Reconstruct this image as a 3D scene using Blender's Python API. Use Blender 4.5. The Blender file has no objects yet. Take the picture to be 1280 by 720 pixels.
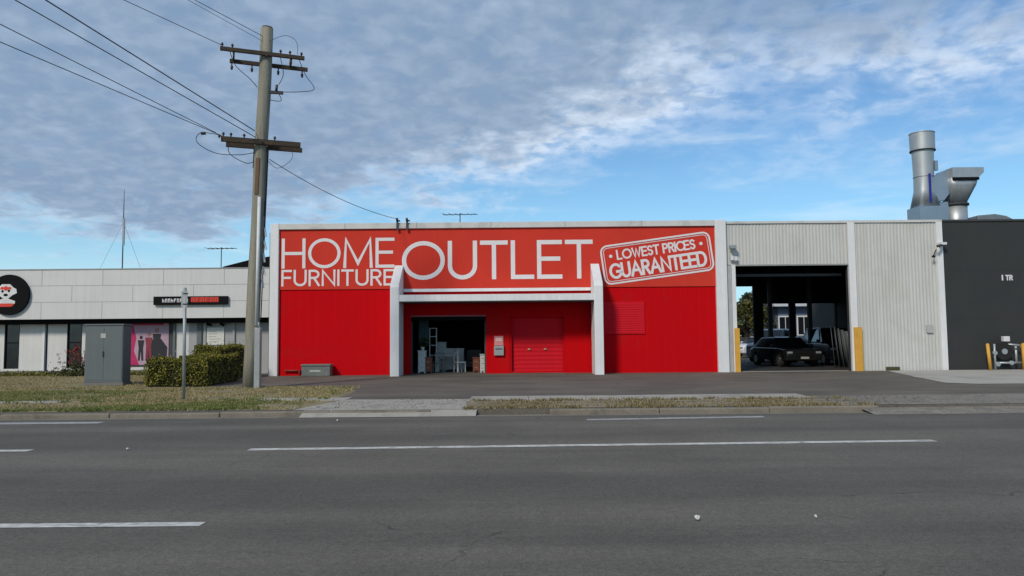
import bpy, bmesh, math, random
from mathutils import Vector, Matrix, Quaternion
random.seed(11)
S = bpy.context.scene
COL = S.collection
R = math.radians

# ---------------------------------------------------------------- camera
cd = bpy.data.cameras.new('camera'); cam = bpy.data.objects.new('camera', cd); COL.objects.link(cam)
cd.sensor_width = 36; cd.lens = 26; cd.clip_end = 3000; cd.clip_start = 0.05
PITCH = math.atan(61/924.4)
cam.matrix_world = Matrix.Translation((0, 0, 1.7)) @ Matrix.Rotation(R(90)+PITCH, 4, 'X') @ Matrix.Rotation(R(-0.5), 4, 'Z')
S.camera = cam

# ---------------------------------------------------------------- world
SUN_EL, SUN_AZ = R(38), R(212)      # azimuth clockwise from +Y: behind the camera, to the left
W = bpy.data.worlds.new('World'); S.world = W; W.use_nodes = True
nt = W.node_tree; N = nt.nodes; L = nt.links; N.clear()
def nd(tree, typ, **k):
    n = tree.nodes.new(typ)
    for a, b in k.items(): setattr(n, a, b)
    return n
def mth(tree, op, a, b=None, c=None, clamp=False):
    n = tree.nodes.new('ShaderNodeMath'); n.operation = op; n.use_clamp = clamp
    for i, v in enumerate((a, b, c)):
        if v is None: continue
        if isinstance(v, (int, float)): n.inputs[i].default_value = v
        else: tree.links.new(v, n.inputs[i])
    return n.outputs[0]
def mixc(tree, f, a, b, mode='MIX'):
    n = tree.nodes.new('ShaderNodeMix'); n.data_type = 'RGBA'; n.blend_type = mode
    for s, v in ((n.inputs[0], f), (n.inputs[6], a), (n.inputs[7], b)):
        if isinstance(v, (int, float)): s.default_value = v
        elif isinstance(v, (tuple, list)): s.default_value = (*v[:3], 1)
        else: tree.links.new(v, s)
    return n.outputs[2]
def smooth(tree, v, a, b):
    n = tree.nodes.new('ShaderNodeMapRange'); n.interpolation_type = 'SMOOTHSTEP'
    tree.links.new(v, n.inputs[0]); n.inputs[1].default_value = a; n.inputs[2].default_value = b
    return n.outputs[0]
def noise(tree, vec, scale, detail=4, rough=0.5, dist=0.0):
    n = tree.nodes.new('ShaderNodeTexNoise'); n.inputs['Scale'].default_value = scale
    n.inputs['Detail'].default_value = detail; n.inputs['Roughness'].default_value = rough
    n.inputs['Distortion'].default_value = dist
    if vec is not None: tree.links.new(vec, n.inputs['Vector'])
    return n.outputs['Fac']
sky = nd(nt, 'ShaderNodeTexSky', sky_type='NISHITA', sun_disc=False)
sky.sun_elevation = SUN_EL; sky.sun_rotation = SUN_AZ; sky.air_density = 1.0; sky.dust_density = 0.6; sky.ozone_density = 2.2
tc = nd(nt, 'ShaderNodeTexCoord')
sep = nd(nt, 'ShaderNodeSeparateXYZ'); L.new(tc.outputs['Generated'], sep.inputs[0])
dx, dy, dz = sep.outputs
az = mth(nt, 'ARCTAN2', dx, dy)
el = mth(nt, 'ARCSINE', dz)
# cloud deck seen in perspective
den = mth(nt, 'ADD', mth(nt, 'MAXIMUM', dz, 0.0), 0.22)
cx = nd(nt, 'ShaderNodeCombineXYZ')
L.new(mth(nt, 'DIVIDE', dx, den), cx.inputs[0]); L.new(mth(nt, 'DIVIDE', dy, den), cx.inputs[1])
P = cx.outputs[0]
n_big = noise(nt, P, 1.5, 5, 0.55, 0.3)
n_mid = noise(nt, P, 5.0, 7, 0.62, 0.4)
n_fin = noise(nt, P, 22.0, 5, 0.6, 0.5)
n_puff = noise(nt, P, 11, 3, 0.5, 0.2)
ramp = nd(nt, 'ShaderNodeValToRGB'); e = ramp.color_ramp
mr = nd(nt, 'ShaderNodeMapRange'); L.new(az, mr.inputs[0]); mr.inputs[1].default_value = -0.8; mr.inputs[2].default_value = 0.8
L.new(mr.outputs[0], ramp.inputs[0])
pts = [(0, .125), (.16, .125), (.28, .14), (.36, .18), (.50, .215), (.58, .26), (.70, .30), (.80, .31), (.90, .30), (1, .28)]
while len(e.elements) < len(pts): e.elements.new(0.5)
for k, (p, v) in zip(e.elements, pts): k.position = p; k.color = (v, v, v, 1)
dd = mth(nt, 'SUBTRACT', el, ramp.outputs[0])
wob = mth(nt, 'ADD', mth(nt, 'MULTIPLY', mth(nt, 'SUBTRACT', n_big, .5), .24), mth(nt, 'MULTIPLY', mth(nt, 'SUBTRACT', n_mid, .5), .20))
d2 = mth(nt, 'ADD', dd, wob)
rgt = smooth(nt, az, -0.05, 0.35)
d3 = mth(nt, 'MULTIPLY', mth(nt, 'ADD', d2, mth(nt, 'MULTIPLY', rgt, .03)), mth(nt, 'SUBTRACT', 1.0, mth(nt, 'MULTIPLY', rgt, .6)))
cover = smooth(nt, d3, -0.035, 0.045)
puff = mth(nt, 'ADD', mth(nt, 'MULTIPLY', n_puff, .6), mth(nt, 'MULTIPLY', n_fin, .4))
right = smooth(nt, az, 0.12, 0.55)                       # thinner cloud to the right
thin = mth(nt, 'SUBTRACT', 1.0, mth(nt, 'MULTIPLY', right, mth(nt, 'SUBTRACT', 1.0, smooth(nt, mth(nt, 'ADD', mth(nt, 'MULTIPLY', n_mid, .5), mth(nt, 'MULTIPLY', n_big, .5)), .42, .60))))
left_ = smooth(nt, mth(nt, 'MULTIPLY', az, -1.0), -.15, .3)
body = smooth(nt, mth(nt, 'ADD', d2, mth(nt, 'MULTIPLY', left_, .055)), 0.0, 0.11)
dens = mth(nt, 'MULTIPLY', cover, mth(nt, 'ADD', mth(nt, 'ADD', 0.45, mth(nt, 'MULTIPLY', body, .4)), mth(nt, 'MULTIPLY', smooth(nt, puff, .35, .6), .55), clamp=True))
dens = mth(nt, 'MULTIPLY', dens, mth(nt, 'ADD', .12, mth(nt, 'MULTIPLY', thin, .88)))
# wisps in the blue band and pale streaks low on the left
cw = nd(nt, 'ShaderNodeCombineXYZ'); L.new(mth(nt, 'MULTIPLY', az, 2.0), cw.inputs[0]); L.new(mth(nt, 'MULTIPLY', el, 14.0), cw.inputs[1])
n_w = noise(nt, cw.outputs[0], 1.6, 6, 0.55, 0.4)
low = mth(nt, 'MULTIPLY', smooth(nt, mth(nt, 'MULTIPLY', el, -1.0), -0.13, -0.03), smooth(nt, mth(nt, 'MULTIPLY', az, -1.0), -0.1, .3))
wisp = mth(nt, 'MULTIPLY', smooth(nt, n_w, .50, .72), mth(nt, 'ADD', .34, mth(nt, 'MULTIPLY', low, .65)))
wisp = mth(nt, 'MAXIMUM', wisp, mth(nt, 'MULTIPLY', low, .45))
shade = mth(nt, 'ADD', mth(nt, 'MULTIPLY', body, .95), mth(nt, 'MULTIPLY', mth(nt, 'SUBTRACT', .50, puff), mth(nt, 'SUBTRACT', 2.6, mth(nt, 'MULTIPLY', body, 1.8))), clamp=True)
ccol = mixc(nt, shade, (5.6, 6.5, 7.7), (2.0, 2.85, 4.1))
ccol = mixc(nt, mth(nt, 'MULTIPLY', smooth(nt, n_mid, .48, .75), .35), ccol, (3.4, 4.3, 5.8))
hz = smooth(nt, mth(nt, 'MULTIPLY', el, -1.0), -0.30, 0.0)
skyc = mixc(nt, 1.0, sky.outputs[0], (0.62, 0.88, 1.03), 'MULTIPLY')
skyc = mixc(nt, mth(nt, 'MULTIPLY', hz, .5), skyc, (3.7, 6.6, 8.0))
c1 = mixc(nt, wisp, skyc, (6.3, 7.2, 7.8))
c2 = mixc(nt, dens, c1, ccol)
bg = nd(nt, 'ShaderNodeBackground'); bg.inputs[1].default_value = 0.1; L.new(c2, bg.inputs[0])
out = nd(nt, 'ShaderNodeOutputWorld'); L.new(bg.outputs[0], out.inputs[0])

sl = bpy.data.lights.new('sun', 'SUN'); sl.energy = 2.1; sl.angle = R(9); sl.color = (1, .90, .78)
so = bpy.data.objects.new('sun', sl); COL.objects.link(so)
sd = Vector((math.sin(SUN_AZ)*math.cos(SUN_EL), math.cos(SUN_AZ)*math.cos(SUN_EL), math.sin(SUN_EL)))
so.rotation_euler = sd.to_track_quat('Z', 'Y').to_euler()
so.location = sd*60
vs = S.view_settings; vs.view_transform = 'Standard'; vs.look = 'None'; vs.exposure = 0.35; vs.gamma = 1; vs.use_curve_mapping = False
S.cycles.max_bounces = 6

# ---------------------------------------------------------------- materials
def lin(c):
    return tuple(((v/255)/12.92 if v/255 <= .04045 else ((v/255+.055)/1.055)**2.4) for v in c)
def mat(name, col, rough=.7, metal=0.0, var=.12, scale=3.0, stretch=(1, 1, 1), streak=0.0, fine=0.0, fscale=60, bump=0.0, dirt=None, dirtamt=0.0, spec=.4):
    """procedural surface: base colour with mottling, optional vertical run-off streaks, grain, stains and bump"""
    m = bpy.data.materials.new(name); m.use_nodes = True; t = m.node_tree
    b = t.nodes['Principled BSDF']; b.inputs['Roughness'].default_value = rough; b.inputs['Metallic'].default_value = metal
    b.inputs['Specular IOR Level'].default_value = spec
    co = nd(t, 'ShaderNodeTexCoord'); mp = nd(t, 'ShaderNodeMapping'); t.links.new(co.outputs['Object'], mp.inputs[0]); mp.inputs['Scale'].default_value = stretch
    f = noise(t, mp.outputs[0], scale, 5, .6)
    k = mth(t, 'ADD', 1.0, mth(t, 'MULTIPLY', mth(t, 'SUBTRACT', f, .5), var*4))
    if streak:
        ms = nd(t, 'ShaderNodeMapping'); t.links.new(co.outputs['Object'], ms.inputs[0]); ms.inputs['Scale'].default_value = (5, 5, .22)
        f2 = noise(t, ms.outputs[0], 1.6, 5, .65)
        k = mth(t, 'MULTIPLY', k, mth(t, 'ADD', 1.0, mth(t, 'MULTIPLY', mth(t, 'SUBTRACT', f2, .5), streak*4)))
    if fine:
        f3 = noise(t, co.outputs['Object'], fscale, 3, .6)
        k = mth(t, 'MULTIPLY', k, mth(t, 'ADD', 1.0, mth(t, 'MULTIPLY', mth(t, 'SUBTRACT', f3, .5), fine*4)))
    cc = nd(t, 'ShaderNodeCombineColor')
    for i in range(3): t.links.new(mth(t, 'MULTIPLY', k, col[i]), cc.inputs[i])
    c = cc.outputs[0]
    if dirt:
        f4 = noise(t, mp.outputs[0], scale*.6, 6, .7, .6)
        c = mixc(t, mth(t, 'MULTIPLY', smooth(t, f4, .5, .68), dirtamt), c, dirt)
    t.links.new(c, b.inputs['Base Color'])
    rr = mth(t, 'ADD', rough, mth(t, 'MULTIPLY', mth(t, 'SUBTRACT', f, .5), .25), clamp=True); t.links.new(rr, b.inputs['Roughness'])
    if bump:
        bn = nd(t, 'ShaderNodeBump'); bn.inputs['Strength'].default_value = bump; bn.inputs['Distance'].default_value = .02
        t.links.new(noise(t, co.outputs['Object'], fscale, 4, .6), bn.inputs['Height']); t.links.new(bn.outputs[0], b.inputs['Normal'])
    return m
def leafmat(name, a, b_, c_):
    m = bpy.data.materials.new(name); m.use_nodes = True; t = m.node_tree; b = t.nodes['Principled BSDF']
    g = nd(t, 'ShaderNodeNewGeometry')
    r = nd(t, 'ShaderNodeValToRGB'); e = r.color_ramp; e.elements.new(.5)
    for k, p, c in zip(e.elements, (0, .5, 1), (a, b_, c_)): k.position = p; k.color = (*c, 1)
    t.links.new(g.outputs['Random Per Island'], r.inputs[0])
    t.links.new(r.outputs[0], b.inputs['Base Color']); b.inputs['Roughness'].default_value = .65; b.inputs['Specular IOR Level'].default_value = .25
    return m
def asphalt(name, base, warm, aggregate=.5, bands=True):
    m = bpy.data.materials.new(name); m.use_nodes = True; t = m.node_tree; b = t.nodes['Principled BSDF']
    co = nd(t, 'ShaderNodeTexCoord'); O = co.outputs['Object']
    mp = nd(t, 'ShaderNodeMapping'); t.links.new(O, mp.inputs[0]); mp.inputs['Scale'].default_value = (.05, .5, 1) if bands else (.25, .5, 1)
    f1 = noise(t, mp.outputs[0], 1.3, 6, .55, .2)
    f2 = noise(t, O, .6, 5, .6)
    f3 = noise(t, O, 70, 2, .7)
    f4 = noise(t, O, 9, 4, .7)
    c = mixc(t, smooth(t, f1, .35, .65), base, warm)
    k = mth(t, 'ADD', 1.0, mth(t, 'MULTIPLY', mth(t, 'SUBTRACT', f2, .5), .65))
    k = mth(t, 'MULTIPLY', k, mth(t, 'ADD', 1.0, mth(t, 'MULTIPLY', mth(t, 'SUBTRACT', f1, .5), .45)))
    k = mth(t, 'MULTIPLY', k, mth(t, 'ADD', 1.0, mth(t, 'MULTIPLY', mth(t, 'SUBTRACT', f3, .5), aggregate*2)))
    k = mth(t, 'MULTIPLY', k, mth(t, 'ADD', 1.0, mth(t, 'MULTIPLY', mth(t, 'SUBTRACT', f4, .5), aggregate*.8)))
    if bands:      # pale dusty scuffs along the direction of travel
        ms = nd(t, 'ShaderNodeMapping'); t.links.new(O, ms.inputs[0]); ms.inputs['Scale'].default_value = (.22, 3.2, 1)
        f5 = noise(t, ms.outputs[0], 1.0, 6, .65, .3)
        k = mth(t, 'ADD', k, mth(t, 'MULTIPLY', smooth(t, f5, .60, .74), .28))
    f6 = noise(t, O, 24, 3, .75)
    k = mth(t, 'MULTIPLY', k, mth(t, 'ADD', 1.0, mth(t, 'MULTIPLY', mth(t, 'SUBTRACT', f6, .5), 1.3)))
    # sparse fine cracks
    vo = nd(t, 'ShaderNodeTexVoronoi', feature='DISTANCE_TO_EDGE'); vo.inputs['Scale'].default_value = .28
    wv = nd(t, 'ShaderNodeMapping'); t.links.new(O, wv.inputs[0]); wv.inputs['Scale'].default_value = (1, 1.6, 1)
    ad = nd(t, 'ShaderNodeVectorMath', operation='ADD'); t.links.new(wv.outputs[0], ad.inputs[0])
    nn = nd(t, 'ShaderNodeTexNoise'); nn.inputs['Scale'].default_value = 1.2; nn.inputs['Detail'].default_value = 5; t.links.new(O, nn.inputs['Vector']); t.links.new(nn.outputs['Color'], ad.inputs[1])
    t.links.new(ad.outputs[0], vo.inputs['Vector'])
    crack = mth(t, 'SUBTRACT', 1.0, smooth(t, vo.outputs['Distance'], 0.0, .006))
    crack = mth(t, 'MULTIPLY', crack, smooth(t, f2, .5, .62))
    k = mth(t, 'MULTIPLY', k, mth(t, 'SUBTRACT', 1.0, mth(t, 'MULTIPLY', crack, .5)))
    x = nd(t, 'ShaderNodeVectorMath', operation='SCALE'); t.links.new(c, x.inputs[0]); t.links.new(k, x.inputs['Scale'])
    t.links.new(x.outputs[0], b.inputs['Base Color']); b.inputs['Roughness'].default_value = .85; b.inputs['Specular IOR Level'].default_value = .3
    bn = nd(t, 'ShaderNodeBump'); bn.inputs['Strength'].default_value = .35; bn.inputs['Distance'].default_value = .01
    t.links.new(f3, bn.inputs['Height']); t.links.new(bn.outputs[0], b.inputs['Normal'])
    return m
M = dict(
 road=asphalt('road_asphalt', (.100, .093, .079), (.126, .116, .097), .8),
 apron=asphalt('apron_asphalt', (.108, .097, .080), (.132, .118, .096), .45, False),
 gravel=mat('gravel', (.20, .185, .155), .95, var=.22, scale=2.5, fine=.35, fscale=14, bump=.8, dirt=(.10, .095, .085), dirtamt=.6),
 concrete=mat('concrete', (.34, .32, .28), .9, var=.12, scale=1.6, fine=.12, fscale=30, bump=.3, dirt=(.15, .14, .12), dirtamt=.5),
 pad=mat('pad_concrete', (.38, .365, .325), .9, var=.10, scale=.8, fine=.08, fscale=25, bump=.2, dirt=(.22, .21, .19), dirtamt=.5),
 kerb=mat('kerb_concrete', (.19, .17, .135), .9, var=.15, scale=2.0, fine=.15, fscale=25, bump=.3, dirt=(.10, .09, .07), dirtamt=.7),
 dirt=mat('verge_soil', (.22, .185, .12), .95, var=.25, scale=2.2, fine=.25, fscale=18, bump=.6, dirt=(.12, .12, .045), dirtamt=.7),
 soil=mat('grass_soil', (.21, .18, .095), .95, var=.25, scale=1.2, fine=.25, fscale=18, bump=.6, dirt=(.26, .21, .14), dirtamt=.8),
 land=mat('far_land', (.09, .10, .06), .95, var=.2, scale=.05),
 paint=mat('line_paint', (.50, .50, .47), .8, var=.12, scale=1.5, fine=.3, fscale=9, dirt=(.12, .12, .11), dirtamt=.85, stretch=(3, 8, 1)),
 paintold=mat('worn_line_paint', (.33, .33, .325), .8, var=.2, scale=1.5, fine=.4, fscale=9, dirt=(.08, .08, .08), dirtamt=.9, stretch=(1, 5, 1)),
 red=mat('red_wall_paint', (.51, .0035, .007), .85, var=.05, scale=.5, streak=.05, spec=.05, dirt=(.40,.012,.012), dirtamt=.6),
 redpanel=mat('faded_red_sign_panel', (.56, .044, .028), .8, spec=.08, var=.07, scale=.7, streak=.04),
 reddoor=mat('red_roller_door', (.54, .010, .020), .75, var=.05, scale=1.2, streak=.04, spec=.1),
 redtrim=mat('pinkish_lintel', (.30, .09, .10), .6),
 white=mat('white_painted_trim', (.68, .69, .69), .6, var=.05, scale=1.2, streak=.08),
 whitecap=mat('parapet_capping', (.56, .56, .54), .6, var=.08, scale=1.2, dirt=(.34, .32, .28), dirtamt=.5),
 letter=mat('white_lettering', (.68, .66, .66), .6, var=.04),
 panelw=mat('fascia_panel', (.57, .575, .565), .55, var=.05, scale=.6, streak=.06),
 joint=mat('panel_joint', (.27, .275, .275), .8),
 offwhite=mat('render_wall', (.60, .60, .58), .8, var=.05, scale=1.0, streak=.06),
 greywall=mat('grey_wall', (.33, .34, .345), .8, var=.05, scale=1.0, streak=.05),
 clad=mat('corrugated_cladding', (.505, .51, .48), .7, var=.05, scale=.8, streak=.10, dirt=(.42, .40, .35), dirtamt=.4, spec=.15),
 charcoal=mat('charcoal_paint', (.030, .032, .031), .7, var=.12, scale=.8, streak=.06),
 black=mat('black_gloss', (.006, .006, .007), .6, var=.02, spec=.08),
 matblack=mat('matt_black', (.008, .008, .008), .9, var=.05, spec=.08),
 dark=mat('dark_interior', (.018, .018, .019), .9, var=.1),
 steel=mat('dark_steel', (.045, .047, .05), .7, var=.1),
 glassdark=mat('dark_window_glass', (.010, .014, .018), .12, var=.03, spec=.6),
 yellow=mat('yellow_guard_paint', (.62, .33, .045), .6, var=.08, scale=3, dirt=(.28, .16, .05), dirtamt=.4),
 galv=mat('galvanised_steel', (.42, .45, .46), .48, .6, var=.10, scale=1.4, streak=.06),
 galv2=mat('bluish_duct_steel', (.30, .37, .43), .42, .6, var=.10, scale=1.4),
 timber=mat('weathered_pole_timber', (.25, .238, .19), .9, var=.10, scale=2.0, stretch=(9, 9, .5), streak=.12, fine=.15, fscale=30, bump=.4, dirt=(.13, .12, .085), dirtamt=.7),
 armwood=mat('dark_crossarm_timber', (.055, .042, .030), .9, var=.2, scale=4, dirt=(.13, .075, .035), dirtamt=.5),
 ins=mat('insulator', (.05, .035, .03), .4), wire=mat('cable', (.015, .015, .017), .6), pvc=mat('white_conduit', (.62, .64, .64), .5),
 galvpost=mat('grey_post_steel', (.33, .35, .35), .5, .4, var=.1), cab=mat('cabinet_green_grey', (.115, .135, .142), .6, var=.05, scale=1.2, streak=.05),
 plinth=mat('cabinet_plinth', (.16, .16, .15), .9), sticker=mat('pale_sticker', (.4, .4, .38), .6),
 leafh=leafmat('hedge_leaves', (.038, .046, .008), (.13, .13, .018), (.32, .27, .04)),
 core=mat('hedge_core', (.016, .017, .008), 1, var=.2),
 blade=leafmat('grass_blades', (.11, .11, .035), (.26, .215, .10), (.46, .37, .21)),
 bladedry=leafmat('dry_grass_blades', (.08, .075, .025), (.17, .14, .065), (.30, .24, .14)),
 bladeg=leafmat('green_grass_blades', (.05, .095, .016), (.09, .135, .026), (.19, .19, .06)),
 leafr=leafmat('red_leaves', (.14, .015, .012), (.28, .035, .025), (.10, .05, .03)),
 leafg=leafmat('shrub_leaves', (.015, .022, .008), (.035, .045, .012), (.07, .08, .02)),
 leaft=leafmat('tree_leaves', (.030, .040, .010), (.075, .075, .020), (.13, .12, .03)),
 leaftd=leafmat('dark_tree_leaves', (.02, .03, .012), (.04, .05, .02), (.06, .07, .03)),
 bark=mat('bark', (.09, .07, .05), .9, var=.2),
 pink=mat('poster_pink', (.46, .02, .11), .5, var=.1), posterbg=mat('poster_pale', (.42, .29, .37), .5, var=.15, scale=1.2), posterdk=mat('poster_dark_figures', (.02, .02, .025), .5), posterr=mat('poster_deep_red', (.22, .03, .05), .5), skin=mat('poster_skin', (.35, .18, .14), .6),
 signred=mat('sign_red', (.62, .045, .022), .5), signwhite=mat('sign_white', (.62, .62, .62), .5), notice=mat('notice_paper', (.60, .61, .56), .6, var=.06, scale=4),
 whitefurn=mat('white_furniture', (.62, .63, .62), .5), woodfurn=mat('brown_timber', (.20, .055, .025), .5, var=.12), greyfurn=mat('grey_upholstery', (.20, .20, .20), .9),
 boxgrey=mat('grey_green_tank', (.13, .15, .14), .6, var=.2, scale=6, dirt=(.22, .22, .20), dirtamt=.5),
 carwhite=mat('white_car_paint', (.70, .74, .80), .25, var=.02, spec=.6), carblack=mat('black_car_paint', (.010, .011, .012), .2, var=.02, spec=.6), carnavy=mat('dark_blue_car_paint', (.015, .018, .025), .2, var=.02, spec=.6),
 tyre=mat('tyre_rubber', (.015, .015, .015), .9), rim=mat('wheel_rim', (.35, .35, .36), .35, .8), lampg=mat('headlight_lens', (.22, .23, .24), .15, spec=.7), plate=mat('number_plate', (.3, .3, .28), .5), tail=mat('tail_lens', (.3, .01, .01), .2),
 blueboard=mat('blue_weatherboard', (.16, .20, .27), .7, var=.06), roofgrey=mat('pale_roof', (.42, .44, .45), .6), brass=mat('worn_handle', (.45, .36, .22), .4, .5),
 litter=mat('white_litter', (.5, .5, .48), .7), bluetape=mat('blue_strip', (.01, .03, .30), .5), sheet=mat('corrugated_scrap_sheets', (.16, .18, .19), .5, .3, var=.15, streak=.15),
 tealrail=mat('teal_strip', (.04, .09, .10), .6))

# ---------------------------------------------------------------- mesh helpers
class MB:
    def __init__(s): s.b = bmesh.new()
    def box(s, x0, x1, y0, y1, z0, z1):
        v = [s.b.verts.new(p) for p in ((x0,y0,z0),(x1,y0,z0),(x1,y1,z0),(x0,y1,z0),(x0,y0,z1),(x1,y0,z1),(x1,y1,z1),(x0,y1,z1))]
        for f in ((3,2,1,0),(4,5,6,7),(0,1,5,4),(1,2,6,5),(2,3,7,6),(3,0,4,7)): s.b.faces.new([v[i] for i in f])
        return s
    def quad(s, *p): s.b.faces.new([s.b.verts.new(q) for q in p]); return s
    def tube(s, pts, r, n=8, cap=True):
        pts = [Vector(p) for p in pts]; rs = r if isinstance(r, (list, tuple)) else [r]*len(pts); rings = []
        up = None
        for i, p in enumerate(pts):
            d = (pts[min(i+1, len(pts)-1)] - pts[max(i-1, 0)]).normalized()
            if up is None: up = Vector((0,0,1)) if abs(d.z) < .9 else Vector((0,1,0))
            a = d.cross(up).normalized(); b = d.cross(a).normalized()
            rings.append([s.b.verts.new(p + (a*math.cos(2*math.pi*k/n) + b*math.sin(2*math.pi*k/n))*rs[i]) for k in range(n)])
        for A, B in zip(rings, rings[1:]):
            for k in range(n):
                f = s.b.faces.new((A[k], A[(k+1)%n], B[(k+1)%n], B[k])); f.smooth = n > 6
        if cap: s.b.faces.new(rings[0][::-1]); s.b.faces.new(rings[-1])
        return s
    def bar(s, a, b, w, h, up=(0,0,1)):
        a, b = Vector(a), Vector(b); d = (b-a).normalized(); u = Vector(up)
        x = d.cross(u).normalized(); z = x.cross(d).normalized(); v = []
        for p in (a, b):
            for i, j in ((-1,-1),(1,-1),(1,1),(-1,1)): v.append(s.b.verts.new(p + x*i*w/2 + z*j*h/2))
        for f in ((0,1,2,3),(7,6,5,4),(0,4,5,1),(1,5,6,2),(2,6,7,3),(3,7,4,0)): s.b.faces.new([v[i] for i in f])
        return s
    def prism(s, poly, axis, a, b):
        """poly of 2-D points extruded along axis from a to b"""
        def P(q, t): return {'x': (t, q[0], q[1]), 'y': (q[0], t, q[1]), 'z': (q[0], q[1], t)}[axis]
        A = [s.b.verts.new(P(q, a)) for q in poly]; B = [s.b.verts.new(P(q, b)) for q in poly]; n = len(poly)
        s.b.faces.new(A); s.b.faces.new(B[::-1])
        for k in range(n): s.b.faces.new((A[k], B[k], B[(k+1)%n], A[(k+1)%n]))
        return s
    def loft(s, rings, smooth=True, cap=True):
        rs = [[s.b.verts.new(p) for p in r] for r in rings]; n = len(rs[0])
        for A, B in zip(rs, rs[1:]):
            for k in range(n):
                f = s.b.faces.new((A[k], A[(k+1)%n], B[(k+1)%n], B[k])); f.smooth = smooth
        if cap: s.b.faces.new(rs[0][::-1]); s.b.faces.new(rs[-1])
        return s
    def build(s, name, m, parent=None, bevel=0, recalc=True, seg=2):
        if recalc: bmesh.ops.recalc_face_normals(s.b, faces=s.b.faces)
        me = bpy.data.meshes.new(name); s.b.to_mesh(me); s.b.free()
        o = bpy.data.objects.new(name, me); COL.objects.link(o); me.materials.append(M[m] if isinstance(m, str) else m)
        if parent: o.parent = parent
        if bevel:
            bv = o.modifiers.new('bevel', 'BEVEL'); bv.width = bevel; bv.segments = seg; bv.limit_method = 'ANGLE'
        return o
def tag(o, label=None, cat=None, group=None, kind=None):
    for k, v in (('label', label), ('category', cat), ('group', group), ('kind', kind)):
        if v: o[k] = v
    return o
def empty(name, loc, label, cat, group=None, rz=0):
    o = bpy.data.objects.new(name, None); COL.objects.link(o); o.location = loc; o.rotation_euler.z = rz; o.empty_display_size = .3
    return tag(o, label, cat, group)
def copy_tree(o, parent=None):
    c = o.copy(); COL.objects.link(c); c.parent = parent
    for ch in list(o.children): copy_tree(ch, c)
    return c
def struct(o): o['kind'] = 'structure'; return o
def wallh(mb, x0, x1, z0, z1, y0, y1, holes):
    """front wall with rectangular openings (a,b,c,d)=(x0,x1,z0,z1), made of butted boxes"""
    xs = sorted({x0, x1, *[h[0] for h in holes], *[h[1] for h in holes]})
    for a, b in zip(xs, xs[1:]):
        zs = [(z0, z1)]
        for h in holes:
            if h[0] <= a and h[1] >= b:
                nz = []
                for p, q in zs:
                    if h[3] <= p or h[2] >= q: nz.append((p, q)); continue
                    if h[2] > p: nz.append((p, h[2]))
                    if h[3] < q: nz.append((h[3], q))
                zs = nz
        for p, q in zs: mb.box(a, b, y0, y1, p, q)
    return mb
def corrug(mb, x0, x1, z0, z1, y, period, depth, shape='sin', wob=0.0):
    n = int((x1-x0)/period*6); rows = max(1, int((z1-z0)/1.2)) if wob else 1
    g = []
    for j in range(rows+1):
        z = z0+(z1-z0)*j/rows; r = []
        for i in range(n+1):
            x = x0+(x1-x0)*i/n; ph = (x-x0)/period % 1
            d = math.sin(ph*2*math.pi)*.5 if shape == 'sin' else (.5 if ph < .3 else -.5)
            r.append(mb.b.verts.new((x, y + d*depth + (wob*math.sin(x*1.7+z*2.3+math.sin(z*1.1)) if wob else 0), z)))
        g.append(r)
    for A, B in zip(g, g[1:]):
        for i in range(n):
            f = mb.b.faces.new((A[i], A[i+1], B[i+1], B[i])); f.smooth = shape == 'sin'
    return mb

# stroke lettering ------------------------------------------------
def arc(cx, cy, rx, ry, a0, a1, n=18): return [(cx+rx*math.cos(R(a0+(a1-a0)*i/n)), cy+ry*math.sin(R(a0+(a1-a0)*i/n))) for i in range(n+1)]
GL = {
 'H': (.72, [[(0,0),(0,1)], [(.72,0),(.72,1)], [(0,.5),(.72,.5)]]),
 'O': (1.02, [arc(.51,.5,.51,.5,0,360,32)]),
 'M': (.92, [[(0,0),(.04,1),(.46,.12),(.88,1),(.92,0)]]),
 'E': (.55, [[(.55,0),(0,0),(0,1),(.55,1)], [(0,.52),(.5,.52)]]),
 'F': (.5, [[(0,0),(0,1),(.5,1)], [(0,.52),(.45,.52)]]),
 'U': (.66, [[(0,1),(0,.33)]+arc(.33,.33,.33,.33,180,360,12)+[(.66,1)]]),
 'R': (.55, [[(0,0),(0,1),(.28,1)]+arc(.28,.75,.25,.25,90,-90,10)+[(0,.5)], [(.26,.5),(.55,0)]]),
 'N': (.7, [[(0,0),(0,1),(.7,0),(.7,1)]]),
 'I': (.0, [[(0,0),(0,1)]]),
 'T': (.62, [[(0,1),(.62,1)], [(.31,1),(.31,0)]]),
 'L': (.5, [[(0,1),(0,0),(.5,0)]]),
 'W': (1.0, [[(0,1),(.27,0),(.5,.9),(.73,0),(1,1)]]),
 'S': (.5, [arc(.25,.76,.24,.24,30,270,12)+arc(.25,.26,.25,.26,90,-150,12)]),
 'P': (.52, [[(0,0),(0,1),(.27,1)]+arc(.27,.74,.25,.26,90,-90,10)+[(0,.48)]]),
 'C': (.75, [arc(.48,.5,.48,.5,45,315,22)]),
 'G': (.85, [arc(.48,.5,.48,.5,45,350,22)+[(.95,.45),(.6,.45)]]),
 'A': (.8, [[(0,0),(.4,1),(.8,0)], [(.15,.36),(.65,.36)]]),
 'D': (.72, [[(0,0),(0,1),(.3,1)]+arc(.3,.5,.42,.5,90,-90,14)+[(0,0)]]),
 '.': (.12, [[(0,.5),(.12,.5)]]),
 ' ': (.15, []),
}
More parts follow.
